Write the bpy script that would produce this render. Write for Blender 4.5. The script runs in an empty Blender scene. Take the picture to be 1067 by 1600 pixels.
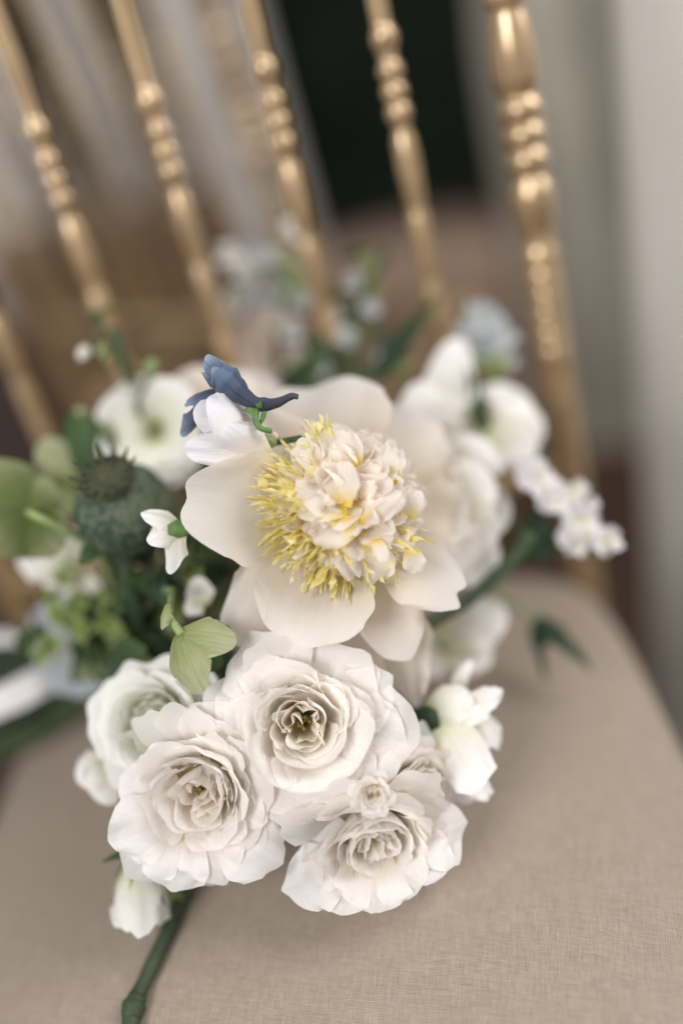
import bpy, math, random
import numpy as np
from mathutils import Vector

U = 0.008                      # metres per working unit
F = 1400.0                     # focal length in pixels of a 1067 px wide frame
sc = bpy.context.scene
COL = sc.collection

# ------------------------------------------------------------------ camera
CAM = np.array([7.9673, -56.5135, 45.6157])
RT = np.array([0.9726, -0.0296, -0.2305]); UP = np.array([0.2099, 0.5377, 0.8166]); FW = np.array([-0.0998, 0.8426, -0.5292])
FOCUS = 44.4
cd = bpy.data.cameras.new("camera"); cam = bpy.data.objects.new("camera", cd); COL.objects.link(cam)
from mathutils import Matrix
m3 = Matrix((RT, UP, -FW)).transposed()
m3 = m3.to_quaternion().normalized().to_matrix()
cam.matrix_world = Matrix.Translation(Vector(CAM * U)) @ m3.to_4x4()
cd.sensor_fit = 'HORIZONTAL'; cd.sensor_width = 24.0; cd.lens = 24.0 * F / 1067.0
cd.clip_start = 0.02; cd.clip_end = 100
cd.dof.use_dof = True; cd.dof.focus_distance = FOCUS * U
cd.dof.aperture_fstop = (cd.lens / 1000) / (4.2 * U)
sc.camera = cam

# ------------------------------------------------------------------ light
sc.view_settings.view_transform = 'Standard'; sc.view_settings.look = 'None'
sc.view_settings.exposure = 0.02; sc.view_settings.gamma = 1.0
w = bpy.data.worlds.new("World"); sc.world = w; w.use_nodes = True
bg = w.node_tree.nodes["Background"]; bg.inputs[0].default_value = (1.0, 0.99, 0.985, 1); bg.inputs[1].default_value = 0.43

def area(name, loc, target, size, power, col):
    l = bpy.data.lights.new(name, 'AREA'); l.shape = 'RECTANGLE'; l.size = size[0]; l.size_y = size[1]
    l.energy = power; l.color = col
    o = bpy.data.objects.new(name, l); COL.objects.link(o); o.location = loc
    o.rotation_euler = (Vector(target) - Vector(loc)).to_track_quat('-Z', 'Y').to_euler()
    return o
area("window_light", (1.7, -0.15, 1.55), (0, -0.2, 0.1), (1.0, 1.5), 43, (1.0, 0.978, 0.957))
area("far_window_light", (-1.1, -1.9, 1.7), (0, -0.1, 0.1), (1.1, 1.4), 61, (1.0, 0.98, 0.972))

# ------------------------------------------------------------------ helpers
def at(px, py, d):
    return CAM + d * (FW + RT * (px - 533.5) / F - UP * (py - 800) / F)
def on_y(px, py, Y):
    d = FW + RT * (px - 533.5) / F - UP * (py - 800) / F
    return CAM + d * (Y - CAM[1]) / d[1]
def face(r, u, t):
    v = RT * r + UP * u - FW * t
    return v / np.linalg.norm(v)
def nrm(v):
    v = np.asarray(v, float); return v / (np.linalg.norm(v) + 1e-12)
def smooth(a, b, x):
    t = np.clip((x - a) / (b - a), 0, 1); return t * t * (3 - 2 * t)
class Wob:
    """cheap smooth 2-D noise"""
    def __init__(s, rng, n=5, f=3.0):
        s.k = rng.normal(0, f, (n, 2)); s.p = rng.uniform(0, 6.28, n); s.n = n
    def __call__(s, a, b):
        o = 0
        for (k, p) in zip(s.k, s.p): o = o + np.sin(k[0] * a + k[1] * b + p)
        return o / math.sqrt(s.n)

def tag(o, label=None, cat=None, group=None, kind=None):
    if label: o['label'] = label
    if cat: o['category'] = cat
    if group: o['group'] = group
    if kind: o['kind'] = kind
    return o
def empty(name, loc, label, cat, group=None):
    o = bpy.data.objects.new(name, None); o.empty_display_size = 0.01; COL.objects.link(o)
    o.location = Vector(np.asarray(loc) * U); o['org'] = list(map(float, loc))
    return tag(o, label, cat, group)
def mesh_obj(name, V, Fc, mat, parent=None, uv=None, sm=True, org=None):
    """V in world working units; stored relative to the parent thing's base"""
    V = np.asarray(V, float)
    root = parent
    acc = np.zeros(3)
    if parent is not None:
        acc = np.array(parent['org'])
    elif org is not None:
        acc = np.asarray(org, float)
    me = bpy.data.meshes.new(name)
    me.from_pydata(((V - acc) * U).tolist(), [], Fc)
    if uv is not None:
        l = me.uv_layers.new(name="UVMap")
        vi = np.empty(len(me.loops), dtype=np.int32); me.loops.foreach_get("vertex_index", vi)
        l.data.foreach_set("uv", np.asarray(uv, float)[vi].ravel())
    if sm: me.polygons.foreach_set("use_smooth", [True] * len(me.polygons))
    me.materials.append(mat); me.update()
    o = bpy.data.objects.new(name, me); COL.objects.link(o)
    if parent is not None: o.parent = parent
    else: o.location = Vector(acc * U)
    o['org'] = [float(x) for x in acc]
    return o
_gf = {}
def gridF(nv, nu, wrap=False):
    k = (nv, nu, wrap)
    if k not in _gf:
        f = []
        for i in range(nv - 1):
            for j in range(nu if wrap else nu - 1):
                a = i * nu + j; b = i * nu + (j + 1) % nu
                f.append((a, b, b + nu, a + nu))
        _gf[k] = f
    return _gf[k]
def join(parts):
    V, Fc, UV = [], [], []; off = 0
    for (v, f, uv) in parts:
        V.append(v); UV.append(uv); Fc += [tuple(i + off for i in q) for q in f]; off += len(v)
    return np.concatenate(V), Fc, np.concatenate(UV)

def petal_pts(L, W, rng, bw=0.25, rnd=0.35, p=2.2, cup=0.3, bend0=0.0, bend1=0.0, ruf=0.03, rag=0.0, notch=0.0, point=0.0,
              wmax=0.65, twist=0.0, nv=13, nu=13, fold=0.0, fr=3.0, curl=0.0, pleat=0.0):
    """fan-shaped petal; x across, y along, z = inner face normal"""
    v = np.linspace(0, 1, nv)[:, None]; u = np.linspace(-1, 1, nu)[None, :]
    wf = bw + (1 - bw) * np.sin(np.pi / 2 * np.clip(v / wmax, 0, 1)) ** 1.2
    wf = wf * (1 - 0.12 * smooth(wmax, 1, v))
    wb = Wob(rng, 4, fr); wb2 = Wob(rng, 4, fr * 3)
    tip = 1 - rnd * np.abs(u) ** p + rag * wb2(u * 1.0, v * 0) - notch * np.exp(-(u / 0.22) ** 2) + point * np.exp(-(u / 0.16) ** 2)
    s = v * (1 + (tip - 1) * smooth(0.15, 1, v))
    x = W * u * wf * (1 + 0.05 * wb(v * 2, u * 0))
    # bend along the length
    n = 60; t = np.linspace(0, 1.3, n); ang = bend0 + bend1 * t + curl * np.clip(t - 0.7, 0, 1) ** 1.5 * 6
    yc = np.concatenate([[0], np.cumsum(np.cos(ang))[:-1]]) * (1.3 / (n - 1)); zc = np.concatenate([[0], np.cumsum(np.sin(ang))[:-1]]) * (1.3 / (n - 1))
    y = np.interp(s, t, yc) * L; z = np.interp(s, t, zc) * L
    a_s = np.interp(s, t, ang)
    off = cup * x * x / W + fold * np.abs(x) + ruf * L * wb(u * 1.6, v * 1.6) * (0.15 + v ** 2) * (0.4 + np.abs(u)) + twist * x * v + pleat * L * np.sin(u * 9 + 2.0 * wb(u, v)) * v * (1 - 0.4 * v)
    y = y - np.sin(a_s) * off; z = z + np.cos(a_s) * off
    V = np.stack([x + 0 * y, y, z], -1).reshape(-1, 3)
    uv = np.stack([(u * 0.5 + 0.5) + 0 * v, v + 0 * u], -1).reshape(-1, 2)
    return V, gridF(nv, nu), uv
def place(V, base, tip, normal):
    y = nrm(np.asarray(tip) - base); z = np.asarray(normal, float); z = nrm(z - y * (z @ y)); x = np.cross(y, z)
    return np.asarray(base) + V[:, :1] * x + V[:, 1:2] * y + V[:, 2:] * z
def put_petal(name, parent, base, tip, normal, W, mat, rng, **kw):
    base = np.asarray(base, float); tip = np.asarray(tip, float)
    L = np.linalg.norm(tip - base)
    V, f, uv = petal_pts(L, W, rng, **kw)
    return mesh_obj(name, place(V, base, tip, normal), f, mat, parent, uv)

def catmull(P, n):
    P = np.asarray(P, float); P = np.vstack([2 * P[0] - P[1], P, 2 * P[-1] - P[-2]])
    out = []; m = len(P) - 3
    for t in np.linspace(0, m - 1e-6, n):
        i = int(t); s = t - i; a, b, c, d = P[i:i + 4]
        out.append(0.5 * (2 * b + (c - a) * s + (2 * a - 5 * b + 4 * c - d) * s * s + (3 * b - a - 3 * c + d) * s ** 3))
    return np.array(out)
def tube_pts(P, R, n=12, ns=8, lump=None):
    """tube along control points P with radii R (array over length)"""
    C = catmull(P, n); r = np.interp(np.linspace(0, 1, n), np.linspace(0, 1, len(R)), R)
    T = np.gradient(C, axis=0); T /= np.linalg.norm(T, axis=1)[:, None] + 1e-9
    ref = np.array([0.31, 0.52, 0.8]); V = []; uv = []
    N = nrm(np.cross(T[0], ref))
    a = np.linspace(0, 2 * np.pi, ns, endpoint=False)
    r = r * (1 + 0.035 * np.sin(np.arange(n) * 1.9 + C[0, 0] * 3) + 0.03 * np.sin(np.arange(n) * 4.3 + C[0, 1]))
    for i in range(n):
        N = nrm(N - T[i] * (N @ T[i])); B = np.cross(T[i], N)
        V.append(C[i] + r[i] * (np.cos(a)[:, None] * N + np.sin(a)[:, None] * B)); uv.append(np.stack([a / 6.283, np.full(ns, i / (n - 1))], -1))
    V = np.concatenate(V); uv = np.concatenate(uv); f = list(gridF(n, ns, True))
    f.append(tuple(range(ns))[::-1]); f.append(tuple(range((n - 1) * ns, n * ns)))
    return V, f, uv
def tube(name, parent, P, R, mat, n=12, ns=8):
    V, f, uv = tube_pts(P, R, n, ns); return mesh_obj(name, V, f, mat, parent, uv)
def lathe_pts(prof, base, axis, ns=20, rib=None, spin=0):
    """prof: list of (radius, height)"""
    axis = nrm(axis); ref = np.array([1, 0, 0]) if abs(axis[0]) < 0.9 else np.array([0, 1, 0])
    X = nrm(np.cross(ref, axis)); Y = np.cross(axis, X)
    a = np.linspace(0, 2 * np.pi, ns, endpoint=False) + spin
    V = []; uv = []
    for i, (r, h) in enumerate(prof):
        rr = r * (1 + (rib(a, i / (len(prof) - 1)) if rib else 0))
        rr = rr * np.ones(ns)
        V.append(np.asarray(base) + axis * h + rr[:, None] * (np.cos(a)[:, None] * X + np.sin(a)[:, None] * Y)); uv.append(np.stack([a / 6.283, np.full(ns, i / (len(prof) - 1))], -1))
    V = np.concatenate(V); uv = np.concatenate(uv); n = len(prof)
    f = list(gridF(n, ns, True)); f.append(tuple(range(ns))[::-1]); f.append(tuple(range((n - 1) * ns, n * ns)))
    return V, f, uv
def lathe(name, parent, prof, base, axis, mat, ns=20, rib=None):
    V, f, uv = lathe_pts(prof, base, axis, ns, rib); return mesh_obj(name, V, f, mat, parent, uv)
def box_pts(c, s, X=(1, 0, 0), Y=(0, 1, 0), bev=0.12):
    """box with chamfered edges; c centre, s full sizes"""
    X = nrm(X); Y = nrm(Y); Z = np.cross(X, Y); h = np.asarray(s) / 2; b = bev
    prof = [(-h[2], 1 - 0), (-h[2] + b, 0), (h[2] - b, 0), (h[2], 1)]
    V = []
    for z, k in prof:
        hx = h[0] - b * k; hy = h[1] - b * k
        for x, y in ((-hx + b, -hy), (hx - b, -hy), (hx, -hy + b), (hx, hy - b), (hx - b, hy), (-hx + b, hy), (-hx, hy - b), (-hx, -hy + b)):
            V.append(np.asarray(c) + X * x + Y * y + Z * z)
    f = list(gridF(4, 8, True)); f.append(tuple(range(8))[::-1]); f.append(tuple(range(24, 32)))
    return np.array(V), f, np.zeros((32, 2))
def box(name, parent, c, s, mat, **kw):
    V, f, uv = box_pts(c, s, **kw); return mesh_obj(name, V, f, mat, parent, uv, sm=False)

# ------------------------------------------------------------------ materials
def nodes(name):
    m = bpy.data.materials.new(name); m.use_nodes = True
    return m, m.node_tree.nodes, m.node_tree.links, m.node_tree.nodes["Principled BSDF"]
def ramp(N, stops):
    r = N.new("ShaderNodeValToRGB"); e = r.color_ramp.elements
    while len(e) < len(stops): e.new(0.5)
    for i, (p, c) in enumerate(stops): e[i].position = p; e[i].color = (*c, 1)
    return r
def petal_mat(name, stops, trans=0.35, rough=0.55, tcol=None, vein=0.25, veincol=None, scale=1.0, bump=0.32):
    """thin petal: colour runs along the petal, faint veins, light shines through"""
    m, N, L, b = nodes(name)
    uv = N.new("ShaderNodeUVMap"); sep = N.new("ShaderNodeSeparateXYZ"); L.new(uv.outputs[0], sep.inputs[0])
    r = ramp(N, stops)
    nz = N.new("ShaderNodeTexNoise"); nz.inputs["Scale"].default_value = 260; nz.inputs["Detail"].default_value = 3
    tc = N.new("ShaderNodeTexCoord"); L.new(tc.outputs["Object"], nz.inputs["Vector"])
    ad = N.new("ShaderNodeMath"); ad.operation = 'MULTIPLY_ADD'; ad.inputs[1].default_value = 0.22
    L.new(nz.outputs[0], ad.inputs[0]); 
    sb = N.new("ShaderNodeMath"); sb.operation = 'SUBTRACT'; sb.inputs[1].default_value = 0.11; L.new(sep.outputs[1], sb.inputs[0]); L.new(sb.outputs[0], ad.inputs[2])
    L.new(ad.outputs[0], r.inputs[0])
    mp = N.new("ShaderNodeMapping"); mp.inputs["Scale"].default_value = (26 * scale, 1.6, 1); L.new(uv.outputs[0], mp.inputs[0])
    vn = N.new("ShaderNodeTexNoise"); vn.inputs["Scale"].default_value = 1.0; vn.inputs["Detail"].default_value = 4; L.new(mp.outputs[0], vn.inputs["Vector"])
    mx = N.new("ShaderNodeMix"); mx.data_type = 'RGBA'; mx.blend_type = 'MULTIPLY'
    vr = ramp(N, [(0.36, veincol or (0.80, 0.78, 0.72)), (0.56, (1, 1, 1))]); L.new(vn.outputs[0], vr.inputs[0])
    mx.inputs[0].default_value = vein; L.new(r.outputs[0], mx.inputs[6]); L.new(vr.outputs[0], mx.inputs[7])
    L.new(mx.outputs[2], b.inputs["Base Color"]); b.inputs["Roughness"].default_value = rough
    b.inputs["Specular IOR Level"].default_value = 0.18; b.inputs["Sheen Weight"].default_value = 0.10
    bp = N.new("ShaderNodeBump"); bp.inputs["Strength"].default_value = bump; bp.inputs["Distance"].default_value = 0.0009
    cr = N.new("ShaderNodeTexNoise"); cr.inputs["Scale"].default_value = 1.0; cr.inputs["Detail"].default_value = 5; cr.inputs["Distortion"].default_value = 0.6
    mc = N.new("ShaderNodeMapping"); mc.inputs["Scale"].default_value = (7, 4.5, 1); L.new(uv.outputs[0], mc.inputs[0])
    L.new(mc.outputs[0], cr.inputs["Vector"])
    hs = N.new("ShaderNodeMath"); hs.operation = 'MULTIPLY_ADD'; hs.inputs[1].default_value = 1.6; L.new(cr.outputs[0], hs.inputs[0]); L.new(vn.outputs[0], hs.inputs[2])
    L.new(hs.outputs[0], bp.inputs["Height"]); L.new(bp.outputs[0], b.inputs["Normal"])
    tr = N.new("ShaderNodeBsdfTranslucent"); L.new(bp.outputs[0], tr.inputs["Normal"])
    if tcol:
        tm = N.new("ShaderNodeMix"); tm.data_type = 'RGBA'; tm.blend_type = 'MULTIPLY'; tm.inputs[0].default_value = 1
        L.new(mx.outputs[2], tm.inputs[6]); tm.inputs[7].default_value = (*tcol, 1); L.new(tm.outputs[2], tr.inputs[0])
    else: L.new(mx.outputs[2], tr.inputs[0])
    ms = N.new("ShaderNodeMixShader"); ms.inputs[0].default_value = trans
    L.new(b.outputs[0], ms.inputs[1]); L.new(tr.outputs[0], ms.inputs[2])
    L.new(ms.outputs[0], N["Material Output"].inputs[0])
    return m
def plain(name, c1, c2, scale=60, rough=0.6, metal=0.0, bump=0.0, spec=0.4, detail=4, coat=0.0, lo=0.35, hi=0.65, stretch=None):
    m, N, L, b = nodes(name)
    tc = N.new("ShaderNodeTexCoord"); nz = N.new("ShaderNodeTexNoise"); nz.inputs["Scale"].default_value = scale; nz.inputs["Detail"].default_value = detail
    if stretch:
        mp = N.new("ShaderNodeMapping"); mp.inputs["Scale"].default_value = stretch; L.new(tc.outputs["Object"], mp.inputs[0]); L.new(mp.outputs[0], nz.inputs["Vector"])
    else: L.new(tc.outputs["Object"], nz.inputs["Vector"])
    r = ramp(N, [(lo, c1), (hi, c2)]); L.new(nz.outputs[0], r.inputs[0]); L.new(r.outputs[0], b.inputs["Base Color"])
    b.inputs["Roughness"].default_value = rough; b.inputs["Metallic"].default_value = metal; b.inputs["Specular IOR Level"].default_value = spec
    b.inputs["Coat Weight"].default_value = coat; b.inputs["Coat Roughness"].default_value = 0.15
    if bump:
        bp = N.new("ShaderNodeBump"); bp.inputs["Strength"].default_value = bump; bp.inputs["Distance"].default_value = 0.001
        L.new(nz.outputs[0], bp.inputs["Height"]); L.new(bp.outputs[0], b.inputs["Normal"])
    return m

WHITE = (0.965, 0.95, 0.95)
M_rose = petal_mat("rose_petal", [(0.06, (0.90, 0.75, 0.42)), (0.30, (0.95, 0.88, 0.76)), (0.57, WHITE)], 0.60, tcol=(1, 0.972, 0.905), vein=0.08)
M_outer = petal_mat("rose_outer_petal", [(0.02, (0.88, 0.82, 0.66)), (0.22, (0.91, 0.87, 0.82)), (0.5, WHITE)], 0.55, tcol=(1, 0.975, 0.94), vein=0.10, bump=0.4)
M_rosegreen = petal_mat("rose_petal_greenish", [(0.08, (0.60, 0.61, 0.32)), (0.36, (0.84, 0.84, 0.74)), (0.7, (0.93, 0.92, 0.91))], 0.44, tcol=(0.98, 1, 0.90), vein=0.12)
M_guard = petal_mat("peony_guard_petal", [(0.05, (0.85, 0.78, 0.48)), (0.32, (0.87, 0.79, 0.67)), (0.9, (0.945, 0.91, 0.885))], 0.57, tcol=(1, 0.955, 0.88), vein=0.05, bump=0.26)
M_crown = petal_mat("peony_crown_petal", [(0.06, (0.90, 0.72, 0.14)), (0.26, (0.92, 0.84, 0.52)), (0.50, (0.96, 0.93, 0.91))], 0.60, tcol=(1, 0.96, 0.88), vein=0.16, veincol=(0.88, 0.76, 0.76))
M_stamen = petal_mat("peony_staminode", [(0.1, (0.93, 0.75, 0.13)), (0.65, (0.95, 0.84, 0.28)), (1.0, (0.95, 0.90, 0.60))], 0.5, vein=0.1)
M_white = petal_mat("white_petal", [(0.05, (0.74, 0.76, 0.52)), (0.40, (0.84, 0.81, 0.74)), (0.8, WHITE)], 0.36, tcol=(1, 0.97, 0.9))
M_lisi = petal_mat("lisianthus_petal", [(0.06, (0.20, 0.22, 0.03)), (0.20, (0.40, 0.42, 0.12)), (0.40, (0.80, 0.79, 0.68)), (0.8, (0.84, 0.83, 0.80))], 0.34, tcol=(0.98, 1, 0.86))
M_pea = petal_mat("sweet_pea_petal", [(0.05, (0.78, 0.78, 0.55)), (0.35, (0.85, 0.80, 0.72)), (0.8, (0.84, 0.82, 0.86))], 0.34, vein=0.2)
M_peach = petal_mat("peach_petal", [(0.1, (0.58, 0.47, 0.38)), (0.8, (0.66, 0.56, 0.50))], 0.35)
M_paleblue = petal_mat("pale_blue_petal", [(0.1, (0.52, 0.54, 0.48)), (0.8, (0.52, 0.55, 0.60))], 0.35)
M_blue = petal_mat("blue_petal", [(0.15, (0.05, 0.07, 0.11)), (0.6, (0.12, 0.155, 0.215)), (0.95, (0.26, 0.335, 0.44))], 0.22, vein=0.6, veincol=(0.35, 0.35, 0.45))
M_bluetube = petal_mat("blue_spur_skin", [(0.0, (0.075, 0.075, 0.095)), (0.4, (0.045, 0.052, 0.072)), (0.72, (0.065, 0.085, 0.135)), (1.0, (0.12, 0.17, 0.27))], 0.08, vein=0.5, veincol=(0.3, 0.3, 0.4), rough=0.7)
M_hell = petal_mat("green_sepal", [(0.05, (0.27, 0.31, 0.11)), (0.5, (0.38, 0.41, 0.22)), (0.95, (0.44, 0.46, 0.29))], 0.34, vein=0.55, veincol=(0.62, 0.72, 0.48), scale=0.7)
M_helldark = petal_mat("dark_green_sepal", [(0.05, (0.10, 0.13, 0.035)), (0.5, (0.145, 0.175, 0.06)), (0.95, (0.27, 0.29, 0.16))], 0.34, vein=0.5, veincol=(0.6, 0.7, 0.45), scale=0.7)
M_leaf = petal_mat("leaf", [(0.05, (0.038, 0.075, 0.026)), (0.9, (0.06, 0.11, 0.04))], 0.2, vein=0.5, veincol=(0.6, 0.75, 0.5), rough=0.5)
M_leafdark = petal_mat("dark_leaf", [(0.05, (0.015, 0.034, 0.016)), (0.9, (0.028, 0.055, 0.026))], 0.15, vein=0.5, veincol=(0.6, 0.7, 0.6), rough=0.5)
M_leafbright = petal_mat("bright_leaf", [(0.05, (0.17, 0.24, 0.06)), (0.9, (0.36, 0.42, 0.16))], 0.3, vein=0.4)
M_stem = plain("stem", (0.026, 0.052, 0.020), (0.085, 0.115, 0.045), 55, 0.55, bump=0.4, detail=8, lo=0.3, hi=0.72)
M_stemdark = plain("stem_dark", (0.018, 0.038, 0.017), (0.052, 0.075, 0.034), 55, 0.6, bump=0.4, detail=8, lo=0.3, hi=0.72)
M_stempale = plain("stem_pale", (0.18, 0.25, 0.09), (0.26, 0.33, 0.13), 150, 0.5)
M_calyx = plain("calyx", (0.07, 0.15, 0.04), (0.12, 0.22, 0.06), 200, 0.55)
M_podcrown = plain("pod_crown", (0.022, 0.036, 0.018), (0.075, 0.07, 0.035), 260, 0.8, bump=0.4)
M_brown = plain("rose_centre", (0.10, 0.06, 0.01), (0.28, 0.22, 0.04), 500, 0.8, bump=0.5)
def pod_mat():
    m, N, L, b = nodes("poppy_pod_skin")
    tc = N.new("ShaderNodeTexCoord"); nz = N.new("ShaderNodeTexNoise"); nz.inputs["Scale"].default_value = 330; nz.inputs["Detail"].default_value = 5; L.new(tc.outputs["Object"], nz.inputs["Vector"])
    n2 = N.new("ShaderNodeTexNoise"); n2.inputs["Scale"].default_value = 70; L.new(tc.outputs["Object"], n2.inputs["Vector"])
    r = ramp(N, [(0.42, (0.020, 0.042, 0.022)), (0.66, (0.13, 0.165, 0.105))]); 
    a = N.new("ShaderNodeMath"); a.operation = 'MULTIPLY_ADD'; a.inputs[1].default_value = 0.5; L.new(n2.outputs[0], a.inputs[0])
    h = N.new("ShaderNodeMath"); h.operation = 'MULTIPLY'; h.inputs[1].default_value = 0.5; L.new(nz.outputs[0], h.inputs[0]); L.new(h.outputs[0], a.inputs[2])
    L.new(a.outputs[0], r.inputs[0]); L.new(r.outputs[0], b.inputs["Base Color"]); b.inputs["Roughness"].default_value = 0.7
    return m
M_pod = pod_mat()
M_gold = plain("gold_paint", (0.41, 0.275, 0.14), (0.56, 0.39, 0.21), 55, 0.27, metal=0.55, spec=0.8, coat=1.0)
M_ribbon = plain("ribbon", (0.62, 0.60, 0.60), (0.72, 0.70, 0.69), 90, 0.6, bump=0.2)

def linen_mat():
    m, N, L, b = nodes("linen")
    tc = N.new("ShaderNodeTexCoord"); mp = N.new("ShaderNodeMapping"); mp.inputs["Rotation"].default_value = (0, 0, math.radians(13)); L.new(tc.outputs["Object"], mp.inputs[0])
    def threads(axis, per):
        # threads of uneven thickness running along one axis, broken up lengthwise
        s = N.new("ShaderNodeMapping"); L.new(mp.outputs[0], s.inputs[0])
        k = 1.0 / per
        s.inputs["Scale"].default_value = ((k, k * 0.075, k * 0.2) if axis == 0 else (k * 0.075, k, k * 0.2))
        n = N.new("ShaderNodeTexNoise"); n.inputs["Scale"].default_value = 1.0; n.inputs["Detail"].default_value = 2.0; n.inputs["Roughness"].default_value = 0.7; L.new(s.outputs[0], n.inputs["Vector"])
        return n.outputs[0]
    a = threads(0, 0.00052); c = threads(1, 0.00048); a2 = threads(0, 0.0013); c2 = threads(1, 0.0012)
    def mth(op, x, y):
        q = N.new("ShaderNodeMath"); q.operation = op
        for i, z in enumerate((x, y)):
            if isinstance(z, (int, float)): q.inputs[i].default_value = z
            else: L.new(z, q.inputs[i])
        return q.outputs[0]
    def weave(axis, per):
        wv = N.new("ShaderNodeTexWave"); wv.wave_type = 'BANDS'; wv.bands_direction = 'X' if axis == 0 else 'Y'; wv.wave_profile = 'SIN'
        wv.inputs["Scale"].default_value = 0.314 / per; wv.inputs["Distortion"].default_value = 1.6; wv.inputs["Detail"].default_value = 2.0; wv.inputs["Detail Scale"].default_value = 0.35
        L.new(mp.outputs[0], wv.inputs["Vector"]); return wv.outputs[1]
    wx = weave(0, 0.00098); wy = weave(1, 0.00088)
    fine = mth('ADD', mth('ADD', mth('MULTIPLY', a, 0.83), mth('MULTIPLY', wx, 0.17)), mth('ADD', mth('MULTIPLY', c, 0.83), mth('MULTIPLY', wy, 0.17))); coarse = mth('ADD', a2, c2)
    tot = mth('ADD', mth('MULTIPLY', fine, 0.38), mth('MULTIPLY', coarse, 0.12))
    r = ramp(N, [(0.34, (0.20, 0.158, 0.122)), (0.50, (0.278, 0.227, 0.182)), (0.66, (0.378, 0.318, 0.266))]); L.new(tot, r.inputs[0])
    nb = N.new("ShaderNodeTexNoise"); nb.inputs["Scale"].default_value = 9; nb.inputs["Detail"].default_value = 2; L.new(tc.outputs["Object"], nb.inputs["Vector"])
    rb = ramp(N, [(0.3, (0.93, 0.92, 0.90)), (0.7, (1.0, 1.0, 1.0))]); L.new(nb.outputs[0], rb.inputs[0])
    mx = N.new("ShaderNodeMix"); mx.data_type = 'RGBA'; mx.blend_type = 'MULTIPLY'; mx.inputs[0].default_value = 1; L.new(r.outputs[0], mx.inputs[6]); L.new(rb.outputs[0], mx.inputs[7])
    L.new(mx.outputs[2], b.inputs["Base Color"]); b.inputs["Roughness"].default_value = 0.75; b.inputs["Specular IOR Level"].default_value = 0.3
    b.inputs["Sheen Weight"].default_value = 0.32; b.inputs["Sheen Roughness"].default_value = 0.35; b.inputs["Sheen Tint"].default_value = (0.95, 0.90, 0.86, 1)
    bp = N.new("ShaderNodeBump"); bp.inputs["Strength"].default_value = 0.5; bp.inputs["Distance"].default_value = 0.0004; L.new(tot, bp.inputs["Height"]); L.new(bp.outputs[0], b.inputs["Normal"])
    return m
M_linen = linen_mat()
M_floor = plain("floor_boards", (0.030, 0.015, 0.009), (0.060, 0.030, 0.016), 3, 0.6, stretch=(6, 1, 1))
M_drape = plain("grey_drape", (0.62, 0.58, 0.54), (0.74, 0.70, 0.66), 3, 0.8)
M_sheer = plain("olive_drape", (0.25, 0.23, 0.185), (0.35, 0.325, 0.27), 3, 0.8)
M_cloth = plain("white_cloth", (0.66, 0.63, 0.585), (0.74, 0.71, 0.665), 4, 0.8)
M_darkgreen = plain("dark_green_cloth", (0.006, 0.010, 0.007), (0.013, 0.019, 0.013), 5, 0.85, spec=0.1)
M_pouf = plain("dusty_brown_cloth", (0.17, 0.115, 0.083), (0.235, 0.16, 0.12), 6, 0.8)
M_basket = plain("dark_wood", (0.05, 0.03, 0.015), (0.14, 0.075, 0.035), 10, 0.6)

# ------------------------------------------------------------------ the setting
FLOOR = -55.0
V = []; n = 26
for i in range(n):
    for j in range(n):
        V.append((-400 + 800 * i / (n - 1), -300 + 700 * j / (n - 1), FLOOR + 0.15 * math.sin(i * 2.1) * math.sin(j * 1.7)))
tag(mesh_obj("floor", V, gridF(n, n), M_floor), kind='structure')

def drape(name, x0, x1, y0, y1, z0, z1, folds, depth, mat, label, cat, seed, group=None, lean=0.0, swag=0.0):
    rng = np.random.default_rng(seed); wb = Wob(rng, 5, 2.0)
    nu, nv = max(40, folds * 10), 14
    u = np.linspace(0, 1, nu)[None, :]; v = np.linspace(0, 1, nv)[:, None]
    ph = u * folds * 6.283 + 0.9 * wb(u * 5, v * 0.6)
    d = depth * (np.sin(ph) * (0.7 + 0.3 * wb(u * 3, v * 0)) + 0.35 * np.sin(2.3 * ph + 1))
    dx, dy = x1 - x0, y1 - y0; l = math.hypot(dx, dy); nx, ny = -dy / l, dx / l
    X = x0 + dx * u + nx * d + lean * (1 - v) + swag * wb(u * 2, v * 1.5); Y = y0 + dy * u + ny * d; Z = z0 + (z1 - z0) * v + 0 * u
    P = np.stack([X + 0 * v, Y + 0 * v, Z], -1).reshape(-1, 3)
    Q = P + np.array([nx, ny, 0]) * -0.35
    f = gridF(nv, nu); off = len(P)
    f2 = f + [tuple(i + off for i in q[::-1]) for q in f]
    return tag(mesh_obj(name, np.vstack([P, Q]), f2, mat, org=((x0 + x1) / 2, (y0 + y1) / 2, z0)), label, cat, group)

YB = 290.0
def xat(px, py, Y): return float(on_y(px, py, Y)[0])
for (q0, q1, sd_, lb) in ((-300, 15, 1, "pale grey drape at far left edge behind the leftmost spindle"), (92, 168, 5, "narrow pale grey drape between the first and second spindles from the left"), (236, 424, 6, "broad pale grey drape between the second spindle and the dark curtain")):
    drape("drape", xat(q0, 150, YB), xat(q1, 150, YB), YB, YB, FLOOR, 110, max(2, int((q1 - q0) / 60)), 6.0, M_drape, lb, "drape", sd_, group="pale drapes behind the chair", swag=2.0)
drape("dark_curtain", xat(-320, 150, YB + 24), xat(860, 150, YB + 24), YB + 24, YB + 24, FLOOR, 120, 12, 3, M_darkgreen, "nearly black green curtain hanging behind the chair back, left of the thick post", "curtain", 2)
drape("drape", xat(762, 150, 110), xat(1400, 200, 110), 110, 96, FLOOR, 75, 6, 2.4, M_sheer, "dim olive grey drape to the right of the thick chair post", "drape", 3, swag=1.5)
drape("white_tablecloth", xat(975, 100, 24), xat(1400, 100, 10), 24, 10, FLOOR + 1, 62, 6, 1.9, M_cloth, "white cloth hanging straight at the right edge beside the chair", "cloth", 4)

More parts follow.
